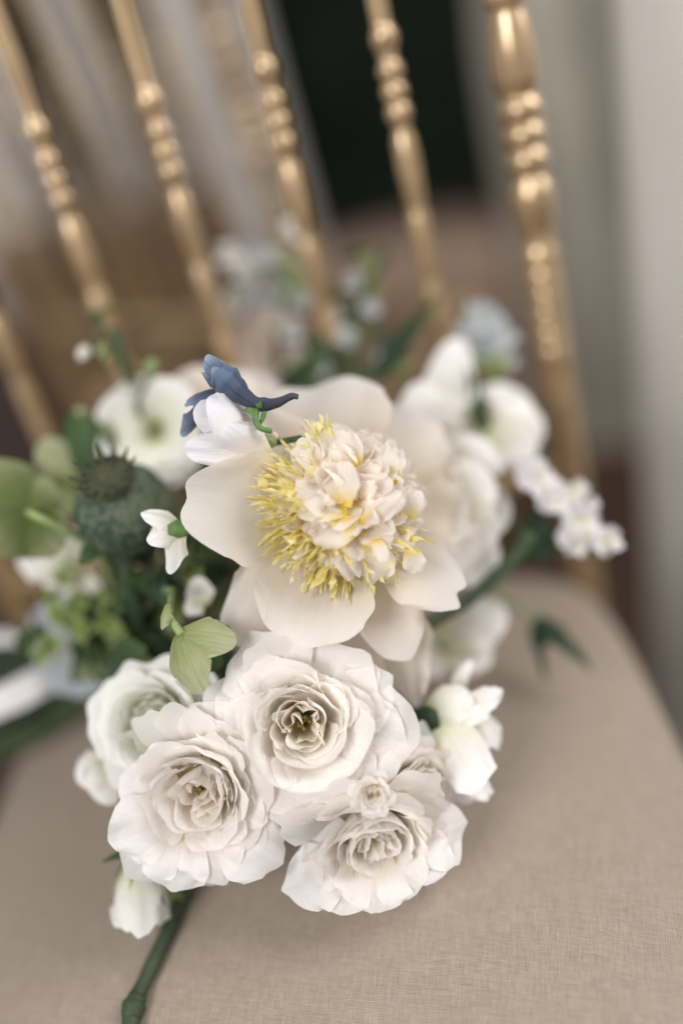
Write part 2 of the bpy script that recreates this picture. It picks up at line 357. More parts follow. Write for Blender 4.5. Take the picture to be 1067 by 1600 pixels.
def pouf(name, c, rx, ry, z0, z1, mat, label, cat):
    prof = []
    for i in range(13):
        t = i / 12; prof.append((1 - 0.10 * abs(2 * t - 1) ** 3, z0 + (z1 - z0) * t))
    prof += [(0.8, z1 + 0.9), (0.45, z1 + 1.5), (0.1, z1 + 1.7)]
    V, f, uv = lathe_pts([(r, h) for r, h in prof], (0, 0, 0), (0, 0, 1), 28, rib=lambda a, t: 0.012 * np.cos(14 * a))
    # stretch into plan, base on the floor
    V = V * np.array([rx, ry, 1]) + np.array([c[0], c[1], 0])
    root = empty(name, (c[0], c[1], z0), label, cat)
    mesh_obj("cover", V, f, mat, root, uv)
    lathe("button", root, [(0.9, 0), (0.9, 0.25), (0.5, 0.45)], (c[0], c[1], z1 + 1.66), (0, 0, 1), mat, 12)
    return root
p = on_y(700, 440, 120); pouf("ottoman", (p[0] - 8, p[1]), 24, 20, FLOOR, -8, M_pouf, "dusty brown upholstered ottoman blurred behind the chair spindles", "ottoman")

p0 = on_y(-60, 350, 150); p1 = on_y(330, 385, 150); zt_ = float((p0[2] + p1[2]) / 2)
ch = empty("filler_chest", ((p0[0] + p1[0]) / 2, 165, FLOOR), "added dark brown chest that darkens the area low behind the left spindles", "chest")  # made-up chest, added to darken the background at lower left
box("body", ch, ((p0[0] + p1[0]) / 2, 165, (FLOOR + zt_ - 4) / 2), (p1[0] - p0[0], 30, zt_ - 4 - FLOOR), M_basket, bev=0.6)
box("lid", ch, ((p0[0] + p1[0]) / 2, 165, zt_ - 2), (p1[0] - p0[0] + 3, 33, 4), M_basket, bev=0.8)
for k in (-1, 1): box("strap", ch, ((p0[0] + p1[0]) / 2 + k * (p1[0] - p0[0]) * 0.3, 149.4, (FLOOR + zt_ - 4) / 2), (4, 1.0, zt_ - 5 - FLOOR), M_basket, bev=0.2)

# ------------------------------------------------------------------ the gold chair
LEAN = math.radians(6); SL, CL = math.sin(LEAN), math.cos(LEAN)
def up(x, h, y=0): return np.array([x, y + h * SL, h * CL])
UPV = np.array([0, SL, CL])
def turned(keys, step=None):
    """dense profile with smooth beads: keys = (h, r, kind)"""
    return [(r, h) for (h, r) in keys]
def bead(h, r0, r1, hw):
    return [(h - hw, r0), (h - hw * 0.8, (r0 + r1) / 2 + 0.03), (h - hw * 0.4, r1 - 0.02), (h, r1), (h + hw * 0.4, r1 - 0.02), (h + hw * 0.8, (r0 + r1) / 2 + 0.03), (h + hw, r0)]
def post_profile():
    k = [(-55, 0.95), (-30, 1.15), (-6, 1.22), (0, 1.22), (8, 1.20), (16.8, 1.15)]
    for h in (18.4, 19.7, 21.1, 22.4, 23.7, 25.0): k += bead(h, 1.06, 1.19, 0.6)
    k += [(25.9, 1.05), (26.4, 0.92), (26.8, 1.02), (27.6, 1.25), (28.8, 1.38), (29.6, 1.33), (30.0, 1.05), (30.3, 0.95)]
    for h in (31.2, 32.7, 34.2): k += bead(h, 1.02, 1.35, 0.66)
    k += [(35.1, 0.98), (35.4, 1.28), (36.2, 1.42), (38.0, 1.30), (39.5, 1.08), (39.9, 0.95)]
    k += bead(40.6, 1.0, 1.25, 0.6) + [(42, 1.12), (50, 1.3), (58, 1.2), (66, 1.1)] + [(67, 0.8), (67.6, 0.3)]
    return [(r, h) for h, r in k]
def spindle_profile():
    k = [(9, 0.52), (12, 0.60), (18, 0.66), (20, 0.58), (20.4, 0.7), (20.8, 0.56), (22.5, 0.74), (24.8, 0.66), (25.2, 0.52), (25.6, 0.62), (28, 0.76), (29.7, 0.66), (30.1, 0.5), (30.5, 0.64), (32.6, 0.76), (34.3, 0.70), (34.7, 0.52)]
    for h in (35.8, 37.0, 38.2): k += bead(h, 0.56, 0.78, 0.5)
    k += [(38.9, 0.54), (39.3, 0.6)] + bead(40, 0.6, 0.82, 0.6) + [(40.9, 0.58), (43, 0.64), (50, 0.60), (57, 0.56)]
    return [(r, h) for h, r in k]
XL, XR = -25.9, 18.5
chair = empty("gold_chair", (-3.7, -18, FLOOR), "gold chair with turned spindles holding the beige cushion and bouquet", "chair")
PX = nrm(np.cross([1, 0, 0], UPV))
def lathe_up(name, parent, prof, x, mat, ns):
    return lathe(name, parent, prof, up(x, 0), UPV, mat, ns)
for x in (XL, XR): lathe_up("back_post", chair, post_profile(), x, M_gold, 28)
for k in range(5): lathe_up("spindle", chair, spindle_profile(), -18.5 + 7.4 * k, M_gold, 22)
mid = (XL + XR) / 2
for h, hh in ((9.2, 1.5), (57, 1.6), (62.5, 2.4)):
    c = up(mid, h); V, f, uv = box_pts(c, (XR - XL - 2.0, 1.5, hh), (1, 0, 0), (0, CL, -SL), 0.3); mesh_obj("back_rail", V, f, M_gold, chair, uv, sm=False)
for (c, s) in (((mid, -38, -5.5), (44, 2, 3)), ((mid, 0.6, -5.5), (43, 2, 3))): box("seat_rail", chair, c, s, M_gold, bev=0.35)
for s in (-1, 1):
    a = np.array([mid + s * 21.5, -0.8, -5.5]); b_ = np.array([mid + s * 22.8, -37, -5.5]); d = nrm(b_ - a)
    box("seat_rail", chair, (a + b_) / 2, (np.linalg.norm(b_ - a), 2.2, 3.1), M_gold, X=d, Y=nrm(np.cross([0, 0, 1], d)), bev=0.35)
    lathe("front_leg", chair, [(0.8, 0), (1.0, 8), (1.3, 30), (1.1, 36), (1.45, 38), (1.1, 40), (1.45, 42), (1.5, 48.5)], (mid + s * 22.8, -38.2, FLOOR), (0, 0, 1), M_gold, 20)
    for hz in (-34, -26):
        tube("stretcher", chair, [(mid + s * 22.7, -38, hz), (mid + s * 22.4, -19, hz), (mid + s * 22.2, -2.5, hz)], [0.6, 0.85, 0.6], M_gold, 10, 12)
for hz in (-36, -28): tube("stretcher", chair, [(mid - 22.5, -38.1, hz), (mid, -38.1, hz), (mid + 22.5, -38.1, hz)], [0.6, 0.85, 0.6], M_gold, 10, 12)

def copy_tree(o, parent=None):
    c = o.copy(); COL.objects.link(c); c.parent = parent
    for ch in [q for q in o.children]: copy_tree(ch, c)
    return c
def second_chair(px, py, Y, rz, label):
    c2 = copy_tree(chair); p = on_y(px, py, Y); r_ = math.radians(rz); p = p - np.array([18 * -math.sin(r_), 18 * math.cos(r_), 0])
    c2.location = (p[0] * U, p[1] * U, FLOOR * U); c2.rotation_euler = (0, 0, math.radians(rz)); tag(c2, label, "chair", "gold chairs")
    return c2
chair['group'] = "gold chairs"
second_chair(150, 150, 56, 150, "second gold chair standing far out of focus behind the left spindles")

# cushion
CX, CY, HW, HD, PW = -3.7, -18.0, 23.6, 21.0, 5.0
DOME = 3.4
def cushion_z(s): return DOME * (1 - np.clip(s, 0, 1) ** 2.2)
def seat_z(x, y):
    s = ((abs(x - CX) / HW) ** PW + (abs(y - CY) / HD) ** PW) ** (1 / PW); return float(DOME * (1 - min(s, 1) ** 2.2))
rows = []; na = 160
a = np.linspace(0, 2 * np.pi, na, endpoint=False)
rad = (np.abs(np.cos(a) / HW) ** PW + np.abs(np.sin(a) / HD) ** PW) ** (-1 / PW)
ss = [0.001, .1, .2, .3, .4, .5, .6, .7, .78, .85, .9, .94, .965, .985, .996, 1.0, 1.0, .997, .985]
zz = [DOME * (1 - s ** 2.2) for s in ss[:11]] + [0.35, 0.12, -0.25, -0.75, -1.4, -2.9, -3.6, -3.9]
for s, z in zip(ss, zz):
    k = 1 + 0.04 * (-(np.sin(a) * rad * s) / HD) * 0.6
    z = z + 0.10 * np.sin(3 * a + 1) * s * (1 - s) * 2 + 0.05 * np.sin(7 * a + 4 * s)* s * (1 - s) * 2
    rows.append(np.stack([CX + np.cos(a) * rad * s * k, CY + np.sin(a) * rad * s, z + np.zeros(na)], -1))
V = np.concatenate(rows); Fc = list(gridF(len(ss), na, True)); Fc.append(tuple(range(na))[::-1]); Fc.append(tuple(range((len(ss) - 1) * na, len(ss) * na)))
croot = empty("seat_cushion", (CX, CY, -3.9), "beige linen seat cushion with woven slub texture on the gold chair", "cushion")
mesh_obj("cover", V, Fc, M_linen, croot)
P = np.stack([CX + np.cos(a) * rad * 1.001 * 1.0, CY + np.sin(a) * rad * 1.001, np.full(na, -2.9)], -1)
pr = []
for t in np.linspace(0, 2 * np.pi, 8, endpoint=False):
    pr.append(np.stack([CX + np.cos(a) * (rad * 1.0 + 0.28 * math.cos(t)), CY + np.sin(a) * (rad + 0.28 * math.cos(t)), np.full(na, -2.9 + 0.28 * math.sin(t))], -1))
pr.append(pr[0]); mesh_obj("piping", np.concatenate(pr), gridF(9, na, True), M_linen, croot)

# ------------------------------------------------------------------ the bouquet
D = 45 / 42.0
def A(px, py, d): return at(px, py, d * D)
HUB = A(190, 985, 55); BIND = A(40, 1075, 60); ENDS = A(-230, 1200, 63)
_sk = [0]
def add_stem(parent, base, axis, mat=None, r=0.32):
    """stem from the bloom's base back to the bound bundle on the seat"""
    rng = np.random.default_rng(900 + _sk[0]); _sk[0] += 1
    j = rng.normal(0, 1, (3, 3)) * np.array([[1.6], [0.8], [1.4]])
    b = np.asarray(base); ax = nrm(axis)
    P = [b, b - ax * 1.8, 0.55 * (b - ax * 4) + 0.45 * HUB + FW * 1.5, HUB + j[0], BIND + j[1] * 0.8, ENDS + j[2]]
    return tube("stem", parent, P, [r * 1.1, r * 0.9, r, r], mat or M_stem, 18, 7)

def rose(name, px, py, d, ax, R, n, seed, mat, label, cat="rose", H=None, group=None, inner=0.9, flare=1.0, open_=0.09, stem=True, spread=1.0, centre=True, tipdrop=0.62, jag=0.03):
    rng = np.random.default_rng(seed); ax = nrm(ax)
    H = H or R * 0.72
    fc = A(px, py, d); base = fc - ax * H
    ref = UP if abs(ax @ UP) < 0.9 else RT
    X = nrm(np.cross(ref, ax)); Y = np.cross(ax, X)
    root = empty(name, base, label, cat, group)
    nv, nu = 15, 17
    v = np.linspace(0, 1, nv)[:, None]; u = np.linspace(-1, 1, nu)[None, :]
    for k in range(n):
        t = (k + 0.5) / n
        th0 = k * 2.39996 + rng.normal(0, 0.35)
        rho = R * (open_ + (1 - open_) * t ** 0.85) * (1 + rng.normal(0, 0.085))
        zt = H * (0.98 - 0.10 * math.exp(-((t - 0.0) / 0.16) ** 2) - tipdrop * max(0, t - 0.45) ** 1.35 * 1.9) * (1 + rng.normal(0, 0.055))
        W = (1.15 - 0.60 * t) * rng.uniform(0.7, 1.25)
        W = min(W, 1.3)
        fl = flare * (0.10 + 0.9 * smooth(0.35, 0.95, t)) * rng.uniform(0.7, 1.2)
        P0 = np.array([0.04 * R, 0.0]); q_ = smooth(0.15, 0.75, t); P1 = np.array([(0.75 - 0.33 * q_) * rho, (0.02 + 0.16 * q_) * H]); P2 = np.array([rho * (0.98 - 0.24 * q_), zt * (0.78 + 0.20 * q_)]); P3 = np.array([rho * (1.0 + 0.05 * fl), zt])
        wb = Wob(rng, 5, 2.2); wb2 = Wob(rng, 5, 7.0)
        # outline: blunt tip, sometimes pointed or notched
        rnd = rng.uniform(0.12, 0.30) * spread; pt = rng.uniform(-0.05, 0.07) * (0.4 + t)
        tip = 1 - rnd * np.abs(u) ** 2.4 + pt * np.exp(-(u / 0.2) ** 2) + jag * wb2(u, 0 * u)
        s = np.clip(v * (1 + (tip - 1) * smooth(0.3, 1, v)), 0, 1.12)
        b0, b1, b2, b3 = (1 - s) ** 3, 3 * s * (1 - s) ** 2, 3 * s * s * (1 - s), s ** 3
        r = b0 * P0[0] + b1 * P1[0] + b2 * P2[0] + b3 * P3[0]; z = b0 * P0[1] + b1 * P1[1] + b2 * P2[1] + b3 * P3[1]
        wv = 0.30 + 0.70 * np.sin(np.pi / 2 * np.clip(v / 0.6, 0, 1))
        th = th0 + u * W * wv
        amp = R * (0.022 + 0.034 * (1 - t))
        e = v ** 2 * (0.35 + np.abs(u) ** 1.5)
        r = r + 0.07 * rho * u * v + amp * 1.5 * wb(u * 1.5, v * 1.5) * e + amp * 0.32 * wb2(u * 1.1, v * 0.7) * e * v ** 2
        # rolled lip
        lip = smooth(0.72, 1.0, s) ** 1.5
        r = r + fl * 0.11 * R * lip * (0.6 + 0.6 * wb(u * 0.8, v * 0)) * (0.3 + 0.7 * t); z = z - fl * 0.05 * R * lip ** 2
        z = z + amp * wb(u * 1.7 + 5, v + 3) * e + amp * 0.4 * wb2(u + 4, v * 0.6) * e * v ** 2
        r = np.maximum(r, 0.02 * R)
        V = base + (r * np.cos(th))[..., None] * X + (r * np.sin(th))[..., None] * Y + z[..., None] * ax
        uv = np.stack([(u * .5 + .5) + 0 * v, (v * (0.55 + 0.45 * min(1, t * 1.8)) + 0 * u)], -1)
        mesh_obj("petal", V.reshape(-1, 3), gridF(nv, nu), mat, root, uv.reshape(-1, 2))
    if centre:
        parts = []
        for i in range(26):
            q = rng.normal(0, 1, 3); q /= np.linalg.norm(q)
            c0 = base + ax * H * 0.25; c1 = c0 + ax * H * rng.uniform(0.22, 0.36) + (X * q[0] + Y * q[1]) * 0.07 * R
            parts.append(tube_pts([c0 + (X * q[0] + Y * q[1]) * 0.03 * R, (c0 + c1) / 2, c1], [0.012 * R, 0.012 * R, 0.024 * R], 5, 5))
        Vc, fc_, uvc = join(parts); o = mesh_obj("stamens", Vc, fc_, M_brown, root, uvc); o['kind'] = 'stuff'
    V, f, uv = lathe_pts([(0.04 * R, -0.20 * R), (0.12 * R, -0.14 * R), (0.15 * R, -0.05 * R), (0.10 * R, 0.04 * R)], base, ax, 10)
    mesh_obj("hip", V, f, M_calyx, root, uv)
    for i in range(5):
        an = i * 1.2566 + 0.3; dr = np.cos(an) * X + np.sin(an) * Y
        put_petal("sepal", root, base + dr * 0.1 * R, base + dr * 0.62 * R - ax * 0.05 * R, ax, 0.10 * R, M_calyx, rng, rnd=0.8, p=1.2, nv=7, nu=5, ruf=0.02)
    if stem: add_stem(root, base - ax * 0.18 * R, ax)
    return root

GR = "white garden roses in the bouquet"
rose_big = rose("garden_rose", 474, 1138, 40.7, face(0.02, 0.06, 1), 4.6, 48, 11, M_rose, "largest white rose, facing forward below the peony with a brown centre", group=GR, H=3.1)
rose_low = rose("garden_rose", 302, 1254, 41.3, face(-0.18, -0.2, 1), 4.4, 46, 23, M_rose, "white rose with cream middle at lower left, above the drooping bud", group=GR, H=2.9)
rose_bot = rose("garden_rose", 588, 1338, 41.6, face(0.20, -0.66, 1), 4.2, 46, 35, M_rose, "white rose at the bottom of the bouquet, tilted down onto the cushion", group=GR, H=2.8)
rose("garden_rose", 672, 1236, 42.8, face(0.7, -0.1, 0.8), 3.1, 46, 47, M_rose, "ruffled white rose turned right, beside the small rosette", group=GR, H=2.1, centre=False)
rose("small_rosette", 583, 1247, 39.9, face(0.0, -0.1, 1), 1.15, 26, 59, M_rose, "tiny rosette bud tucked under the largest rose at lower right", cat="rosebud", H=1.1, centre=False, group=None)
rose("lisianthus_rose", 232, 1135, 43.4, face(-0.2, 0.1, 0.9), 3.9, 40, 61, M_rosegreen, "greenish white double bloom behind the lower left rose", cat="flower", H=3.1, open_=0.16, flare=1.1)

# broad, pointed outermost petals
rng = np.random.default_rng(404)
def outer(root, c, tips, W0):
    for (tx, ty, td, n_) in tips:
        b = (c[0] + (tx - c[0]) * 0.28, c[1] + (ty - c[1]) * 0.28, c[2])
        put_petal("petal", root, A(*b), A(tx, ty, td), face(*n_), W0 * rng.uniform(0.85, 1.15), M_outer, rng, bw=0.5, rnd=rng.uniform(0.22, 0.38), p=2.0, cup=0.10, bend0=0.30, bend1=-0.75, ruf=0.05, rag=0.02, point=rng.uniform(0.02, 0.09), pleat=0.005, nv=15, nu=17)
outer(rose_low, (302, 1254, 42.6), [(170, 1316, 41.9, (.3, .1, 1)), (196, 1372, 42.2, (.2, .3, 1)), (266, 1396, 41.9, (0, .3, 1)), (352, 1382, 41.9, (-.1, .3, 1)), (440, 1352, 42.0, (-.3, .2, 1)), (186, 1220, 42.4, (.3, -.1, 1))], 2.0)
outer(rose_big, (474, 1140, 42.4), [(338, 1092, 41.8, (.3, 0, 1)), (392, 992, 42.2, (.2, -.4, 1)), (500, 1000, 42.4, (0, -.5, 1)), (612, 1060, 42.2, (-.3, -.2, 1)), (638, 1168, 42.0, (-.4, .1, 1)), (560, 1268, 41.7, (-.2, .3, 1)), (440, 1290, 41.6, (.1, .4, 1)), (370, 1220, 41.8, (.3, .2, 1))], 2.1)
outer(rose_bot, (588, 1325, 42.8), [(444, 1392, 42.2, (.3, .3, 1)), (470, 1330, 42.6, (.3, .2, 1)), (512, 1424, 42.0, (.1, .4, 1)), (580, 1428, 41.8, (0, .5, 1)), (650, 1398, 42.0, (-.2, .4, 1)), (706, 1340, 42.4, (-.3, .2, 1)), (728, 1288, 43.0, (-.4, .1, 1))], 1.7)

# ---- peony
rng = np.random.default_rng(5)
PC = A(538, 792, 43.3); PAX = face(0.22, 0.18, 1.0)
proot = empty("peony", PC - PAX * 1.5, "big cream peony with ragged crown and yellow stamens at the bouquet's centre", "peony")
def guard(b, t, W, tilt=(0, 0), **kw):
    kw = dict(dict(bw=0.35, rnd=0.34, p=2.4, cup=0.16, ruf=0.085, rag=0.045, fr=2.0, pleat=0.006, nv=19, nu=21, bend0=0.25, bend1=-0.45), **kw)
    put_petal("guard_petal", proot, A(*b), A(*t), face(tilt[0], tilt[1], 1), W, M_guard, rng, **kw)
guard((480, 810, 43.6), (280, 776, 41.4), 3.0, (0.35, 0.0), notch=0.05, cup=0.24)
guard((500, 840, 44.0), (362, 1000, 43.2), 2.5, (0.3, 0.3))
guard((520, 850, 43.2), (470, 1012, 41.4), 3.1, (0.0, 0.55), cup=0.22, rnd=0.25)
guard((570, 860, 44.4), (630, 1028, 43.8), 2.0, (0.0, 0.2))
guard((580, 850, 44.0), (722, 938, 43.6), 1.9, (-0.1, 0.3), notch=0.06, rag=0.03)
guard((520, 760, 45.6), (515, 592, 48.0), 3.3, (0.0, -0.5), cup=0.26, rnd=0.3)
guard((470, 770, 44.4), (395, 640, 45.0), 2.4, (0.3, -0.3))
guard((600, 790, 46.2), (742, 800, 49.5), 2.7, (-0.4, 0))
guard((590, 770, 46.0), (660, 655, 49.5), 2.5, (-0.3, -0.3))
guard((600, 900, 45.4), (640, 1098, 45.6), 1.9, (-0.1, 0.3))
guard((560, 900, 45.2), (560, 1060, 45.0), 2.0, (0.0, 0.3))
# crown of ragged petals over a dome
X = nrm(np.cross(UP, PAX)); Y = np.cross(PAX, X)
RD, HDm = 4.0, 2.75
def dome(phi, az, k=1.0):
    return PC + (X * math.cos(az) + Y * math.sin(az)) * (RD * math.sin(phi) * k) + PAX * (HDm * math.cos(phi) * k + 0.1)
NC = 185
for i in range(NC):
    t = (i + 0.5) / NC
    phi = math.acos(1 - 0.92 * t); az = i * 2.39996 + rng.normal(0, 0.25)
    sx, sy = math.cos(az), math.sin(az)
    n_ = nrm((X * sx + Y * sy) * math.sin(phi) * 1.1 + PAX * math.cos(phi))
    out = nrm((X * sx + Y * sy) * math.cos(phi) - PAX * math.sin(phi) * 0.8)
    swirl = nrm(np.cross(n_, out))
    sparse = (sx * 0.8 - sy * 0.6 < -0.15 + 0.0 and sx < 0.35 and phi > 0.98) if sy < 0 else (sx < -0.5 and phi > 0.95)
    if sparse and rng.random() < 0.8: continue
    L = rng.uniform(1.4, 2.2) * (1.1 - 0.2 * t); W = rng.uniform(0.55, 1.05) * (1.0 - 0.25 * t)
    lift = rng.uniform(0.15, 0.75) * (1 - 0.5 * t)
    radial = X * sx + Y * sy
    dr = nrm(radial + PAX * (1.0 - 1.25 * t + rng.normal(0, 0.22)) + swirl * rng.normal(0, 0.4))
    b0 = dome(phi, az, 0.82) - dr * 0.40 * L
    nn = nrm(PAX * 1.0 - radial * (0.1 - 0.5 * t) + swirl * rng.normal(0, 0.35) + radial * rng.normal(0, 0.3))
    put_petal("crown_petal", proot, b0, b0 + dr * L, nn, W, M_crown, rng, bw=0.3, rnd=rng.uniform(0.2, 0.42), p=2.3, fr=2.2, cup=rng.uniform(0.1, 0.6) * rng.choice([1, 1, -0.6]),
              bend0=rng.uniform(-0.1, 0.5), bend1=rng.uniform(-1.3, 0.2), ruf=0.11, rag=0.022, notch=rng.choice([0, 0.08, 0.15]), nv=13, nu=13, curl=rng.uniform(-0.8, 0.3))
# broad pale lobes lying over the middle of the crown
for (bx, by, bd, tx, ty, td, W_) in [(548, 806, 40.9, 470, 735, 40.6, .85), (548, 802, 40.8, 540, 722, 40.6, .80), (556, 812, 40.9, 632, 768, 40.7, .50), (540, 815, 40.8, 468, 806, 40.6, .62), (545, 818, 40.8, 480, 850, 40.6, .75),
                                (555, 822, 40.9, 598, 812, 40.4, .42), (575, 826, 40.9, 592, 880, 40.7, .34), (600, 840, 41.2, 590, 915, 41.5, .85), (612, 815, 41.4, 652, 770, 41.4, .6), (622, 850, 41.4, 648, 890, 41.8, .55), (520, 840, 40.9, 520, 895, 41.0, .4), (545, 840, 40.9, 550, 905, 41.2, .5), (500, 745, 41.2, 455, 700, 41.6, .7), (545, 720, 41.4, 530, 672, 42.0, .7), (590, 735, 41.6, 610, 690, 42.2, .6)]:
    put_petal("crown_petal", proot, A(bx + rng.uniform(-22, 22), by + rng.uniform(-22, 22), bd - 0.1), A(tx + rng.uniform(-10, 10), ty + rng.uniform(-10, 10), td - 0.5 + rng.uniform(-.3, .3)), face(rng.normal(0, .3), rng.normal(0.1, .3), 1), W_ * 1.15, M_crown, rng, bw=0.5, rnd=0.3, p=2.3, fr=2.3, cup=rng.uniform(0.05, 0.45), bend0=0.35, bend1=-0.9, ruf=0.12, rag=0.02, notch=rng.choice([0, 0.07, 0.14]), nv=11, nu=11)
for i in range(14):
    az = rng.normal(math.pi * 1.15, 0.7); phi = rng.uniform(0.95, 1.5); b0 = dome(phi * 0.9, az, 0.85)
    dr = nrm((X * math.cos(az) + Y * math.sin(az)) + PAX * rng.uniform(0.1, 0.8) + rng.normal(0, 0.25, 3))
    put_petal("crown_petal", proot, b0, b0 + dr * rng.uniform(1.0, 1.7), PAX + rng.normal(0, .5, 3), rng.uniform(0.16, 0.36), M_crown, rng, bw=0.4, rnd=0.3, cup=0.5, bend0=0.3, bend1=-0.6, ruf=0.1, rag=0.1, nv=8, nu=7)
# staminodes, thick on the left and lower rim
for i in range(255):
    az = rng.normal(math.pi * 1.15, 0.8) if i < 235 else rng.uniform(0, 6.28)
    phi = rng.uniform(0.85, 1.65)
    b0 = dome(phi * 0.85, az, 0.80); dr = nrm((X * math.cos(az) + Y * math.sin(az)) * math.sin(phi) + PAX * math.cos(phi) * 0.9 + rng.normal(0, 0.26, 3))
    L = rng.uniform(1.5, 2.4) if i < 235 else rng.uniform(1.2, 1.8)
    put_petal("staminode", proot, b0, b0 + dr * L, PAX + rng.normal(0, .4, 3), rng.uniform(0.03, 0.065), M_stamen, rng, bw=0.8, rnd=0.12, cup=0.6, bend0=0.1, bend1=rng.uniform(-.9, .5), ruf=0.10, rag=0.0, notch=0.0, nv=8, nu=3)
V, f, uv = lathe_pts([(0.3, -1.6), (1.6, -1.1), (2.4, -0.4), (2.2, 0.5), (1.2, 1.2), (0.2, 1.4)], PC, PAX, 18); mesh_obj("receptacle", V, f, M_stamen, proot, uv)
add_stem(proot, PC - PAX * 1.6, PAX, r=0.42)

# ---- white sweet pea bud and blue larkspur floret on top of the peony
rng = np.random.default_rng(77)
sp = empty("sweet_pea", A(418, 690, 42.6), "folded white sweet pea resting on the peony under the blue larkspur", "sweet pea")
def pp(root, name, b, t, n_, W, mat, **kw):
    kw = dict(dict(nv=13, nu=13, bw=0.4, rnd=0.35, cup=0.3, ruf=0.03, bend0=0.3, bend1=-0.5), **kw)
    return put_petal(name, root, A(*b), A(*t), face(*n_), W, mat, rng, **kw)
pp(sp, "petal", (418, 690, 42.4), (300, 640, 41.6), (0.0, 0.5, 1), 1.7, M_pea, cup=-0.30, ruf=0.05, rnd=0.5)
pp(sp, "petal", (415, 700, 42.0), (285, 700, 41.2), (0.1, -0.2, 1), 1.1, M_pea, cup=-0.25, ruf=0.06)
pp(sp, "petal", (395, 712, 42.0), (325, 612, 41.0), (0.35, 0.2, 1), 1.25, M_pea, cup=-0.45, ruf=0.06, bend0=0.5, bend1=-1.0)
pp(sp, "petal", (420, 720, 42.2), (345, 665, 40.9), (0.2, -0.3, 1), 1.2, M_pea, cup=-0.4, ruf=0.05)
lathe("calyx", sp, [(0.1, -0.5), (0.35, -0.2), (0.45, 0.3), (0.3, 0.8)], A(418, 690, 42.6), face(-1, 0.1, 0.1), M_stempale, 12)
add_stem(sp, A(425, 692, 42.9), face(-1, .1, .3), r=0.16)

lk = empty("larkspur_floret", A(400, 632, 41.6), "blue larkspur floret with a curved spur lying on the white sweet pea", "larkspur")
tube("spur", lk, [A(466, 620, 41.6), A(455, 619, 41.6), A(430, 630, 41.6), A(402, 631, 41.5), A(378, 617, 41.4), A(357, 597, 41.3), A(340, 582, 41.2)], [0.13, 0.17, 0.22, 0.36, 0.36, 0.58, 0.78, 0.6], M_bluetube, 24, 14)
pp(lk, "sepal", (352, 600, 41.5), (326, 548, 41.3), (0.4, 0.2, 1), 0.72, M_blue, cup=-0.5, rnd=0.5, bend0=0.2, bend1=-0.9)
pp(lk, "sepal", (356, 606, 41.2), (330, 574, 40.7), (0.1, 0.5, 1), 0.62, M_blue, cup=-0.6, rnd=0.6)
pp(lk, "sepal", (345, 612, 41.7), (314, 580, 41.4), (-0.5, 0.2, 1), 0.22, M_blue, cup=-0.8, rnd=0.6, ruf=0.08)
pp(lk, "sepal", (345, 610, 42.0), (280, 628, 42.2), (0.2, 0.6, 1), 0.46, M_blue, cup=-0.7, rnd=0.5, wmax=0.95, bend1=-1.0)
pp(lk, "sepal", (315, 630, 42.4), (284, 686, 42.5), (0.6, 0.1, 1), 0.5, M_blue, cup=-0.7, rnd=0.5, wmax=0.9, bend1=-0.9)
pp(lk, "bract", (388, 628, 41.5), (398, 658, 41.0), (0.2, 0, 1), 0.34, M_calyx, cup=-0.5, rnd=0.8, p=1.3, nv=8, nu=6)
pp(lk, "bract", (402, 640, 41.4), (409, 624, 40.9), (0.2, 0, 1), 0.27, M_calyx, cup=-0.5, rnd=0.9, p=1.2, nv=8, nu=6)
tube("stem", lk, [A(402, 632, 41.6), A(399, 652, 41.2), A(406, 668, 41.1), A(424, 674, 41.3)], [0.2, 0.17, 0.15, 0.13], M_calyx, 12, 8)
tube("stem", lk, [A(414, 634, 41.6), A(411, 652, 41.4), A(402, 668, 41.3)], [0.13, 0.12, 0.08], M_calyx, 8, 7)

# ---- poppy pod
pod = empty("poppy_pod", A(200, 800, 47), "grey green poppy seed pod with a dark rayed crown at left", "poppy pod")
pax = face(-0.10, 0.56, 0.82); pc = A(193, 795, 47)
R = 2.75
prof = [(0.25, -1.12 * R), (0.45, -1.05 * R), (0.30 * R, -0.96 * R)] + [(R * math.cos(b_) * (1 - 0.05 * math.sin(b_)), R * 0.98 * math.sin(b_)) for b_ in np.linspace(-1.2, 1.25, 18)] + [(0.30 * R, 0.99 * R)]
V, f, uv = lathe_pts(prof, pc, pax, 52, rib=lambda a, t: 0.022 * np.cos(13 * a) * math.sin(math.pi * t)); mesh_obj("capsule", V, f, M_pod, pod, uv)
X = nrm(np.cross(UP, pax)); Y = np.cross(pax, X); top = pc + pax * (0.99 * R)
lathe("crown_disc", pod, [(0.28 * R, 0), (0.30 * R, 0.08), (0.54 * R, 0.16), (0.56 * R, 0.26), (0.34 * R, 0.30), (0.1 * R, 0.22)], top, pax, M_podcrown, 26)
for i in range(13):
    an = i * 2 * math.pi / 13; dr = np.cos(an) * X + np.sin(an) * Y
    put_petal("crown_ray", pod, top + pax * 0.24 + dr * 0.10 * R, top + pax * 0.75 + dr * 0.74 * R, pax, 0.17, M_podcrown, rng, bw=0.5, rnd=0.4, cup=-1.2, fold=-0.5, nv=7, nu=5, ruf=0.01, bend1=0.4)
tube("stem", pod, [pc - pax * 1.1 * R, A(195, 900, 48.5), A(190, 985, 52), HUB, BIND, ENDS], [0.36, 0.36, 0.34], M_stemdark, 18, 9)

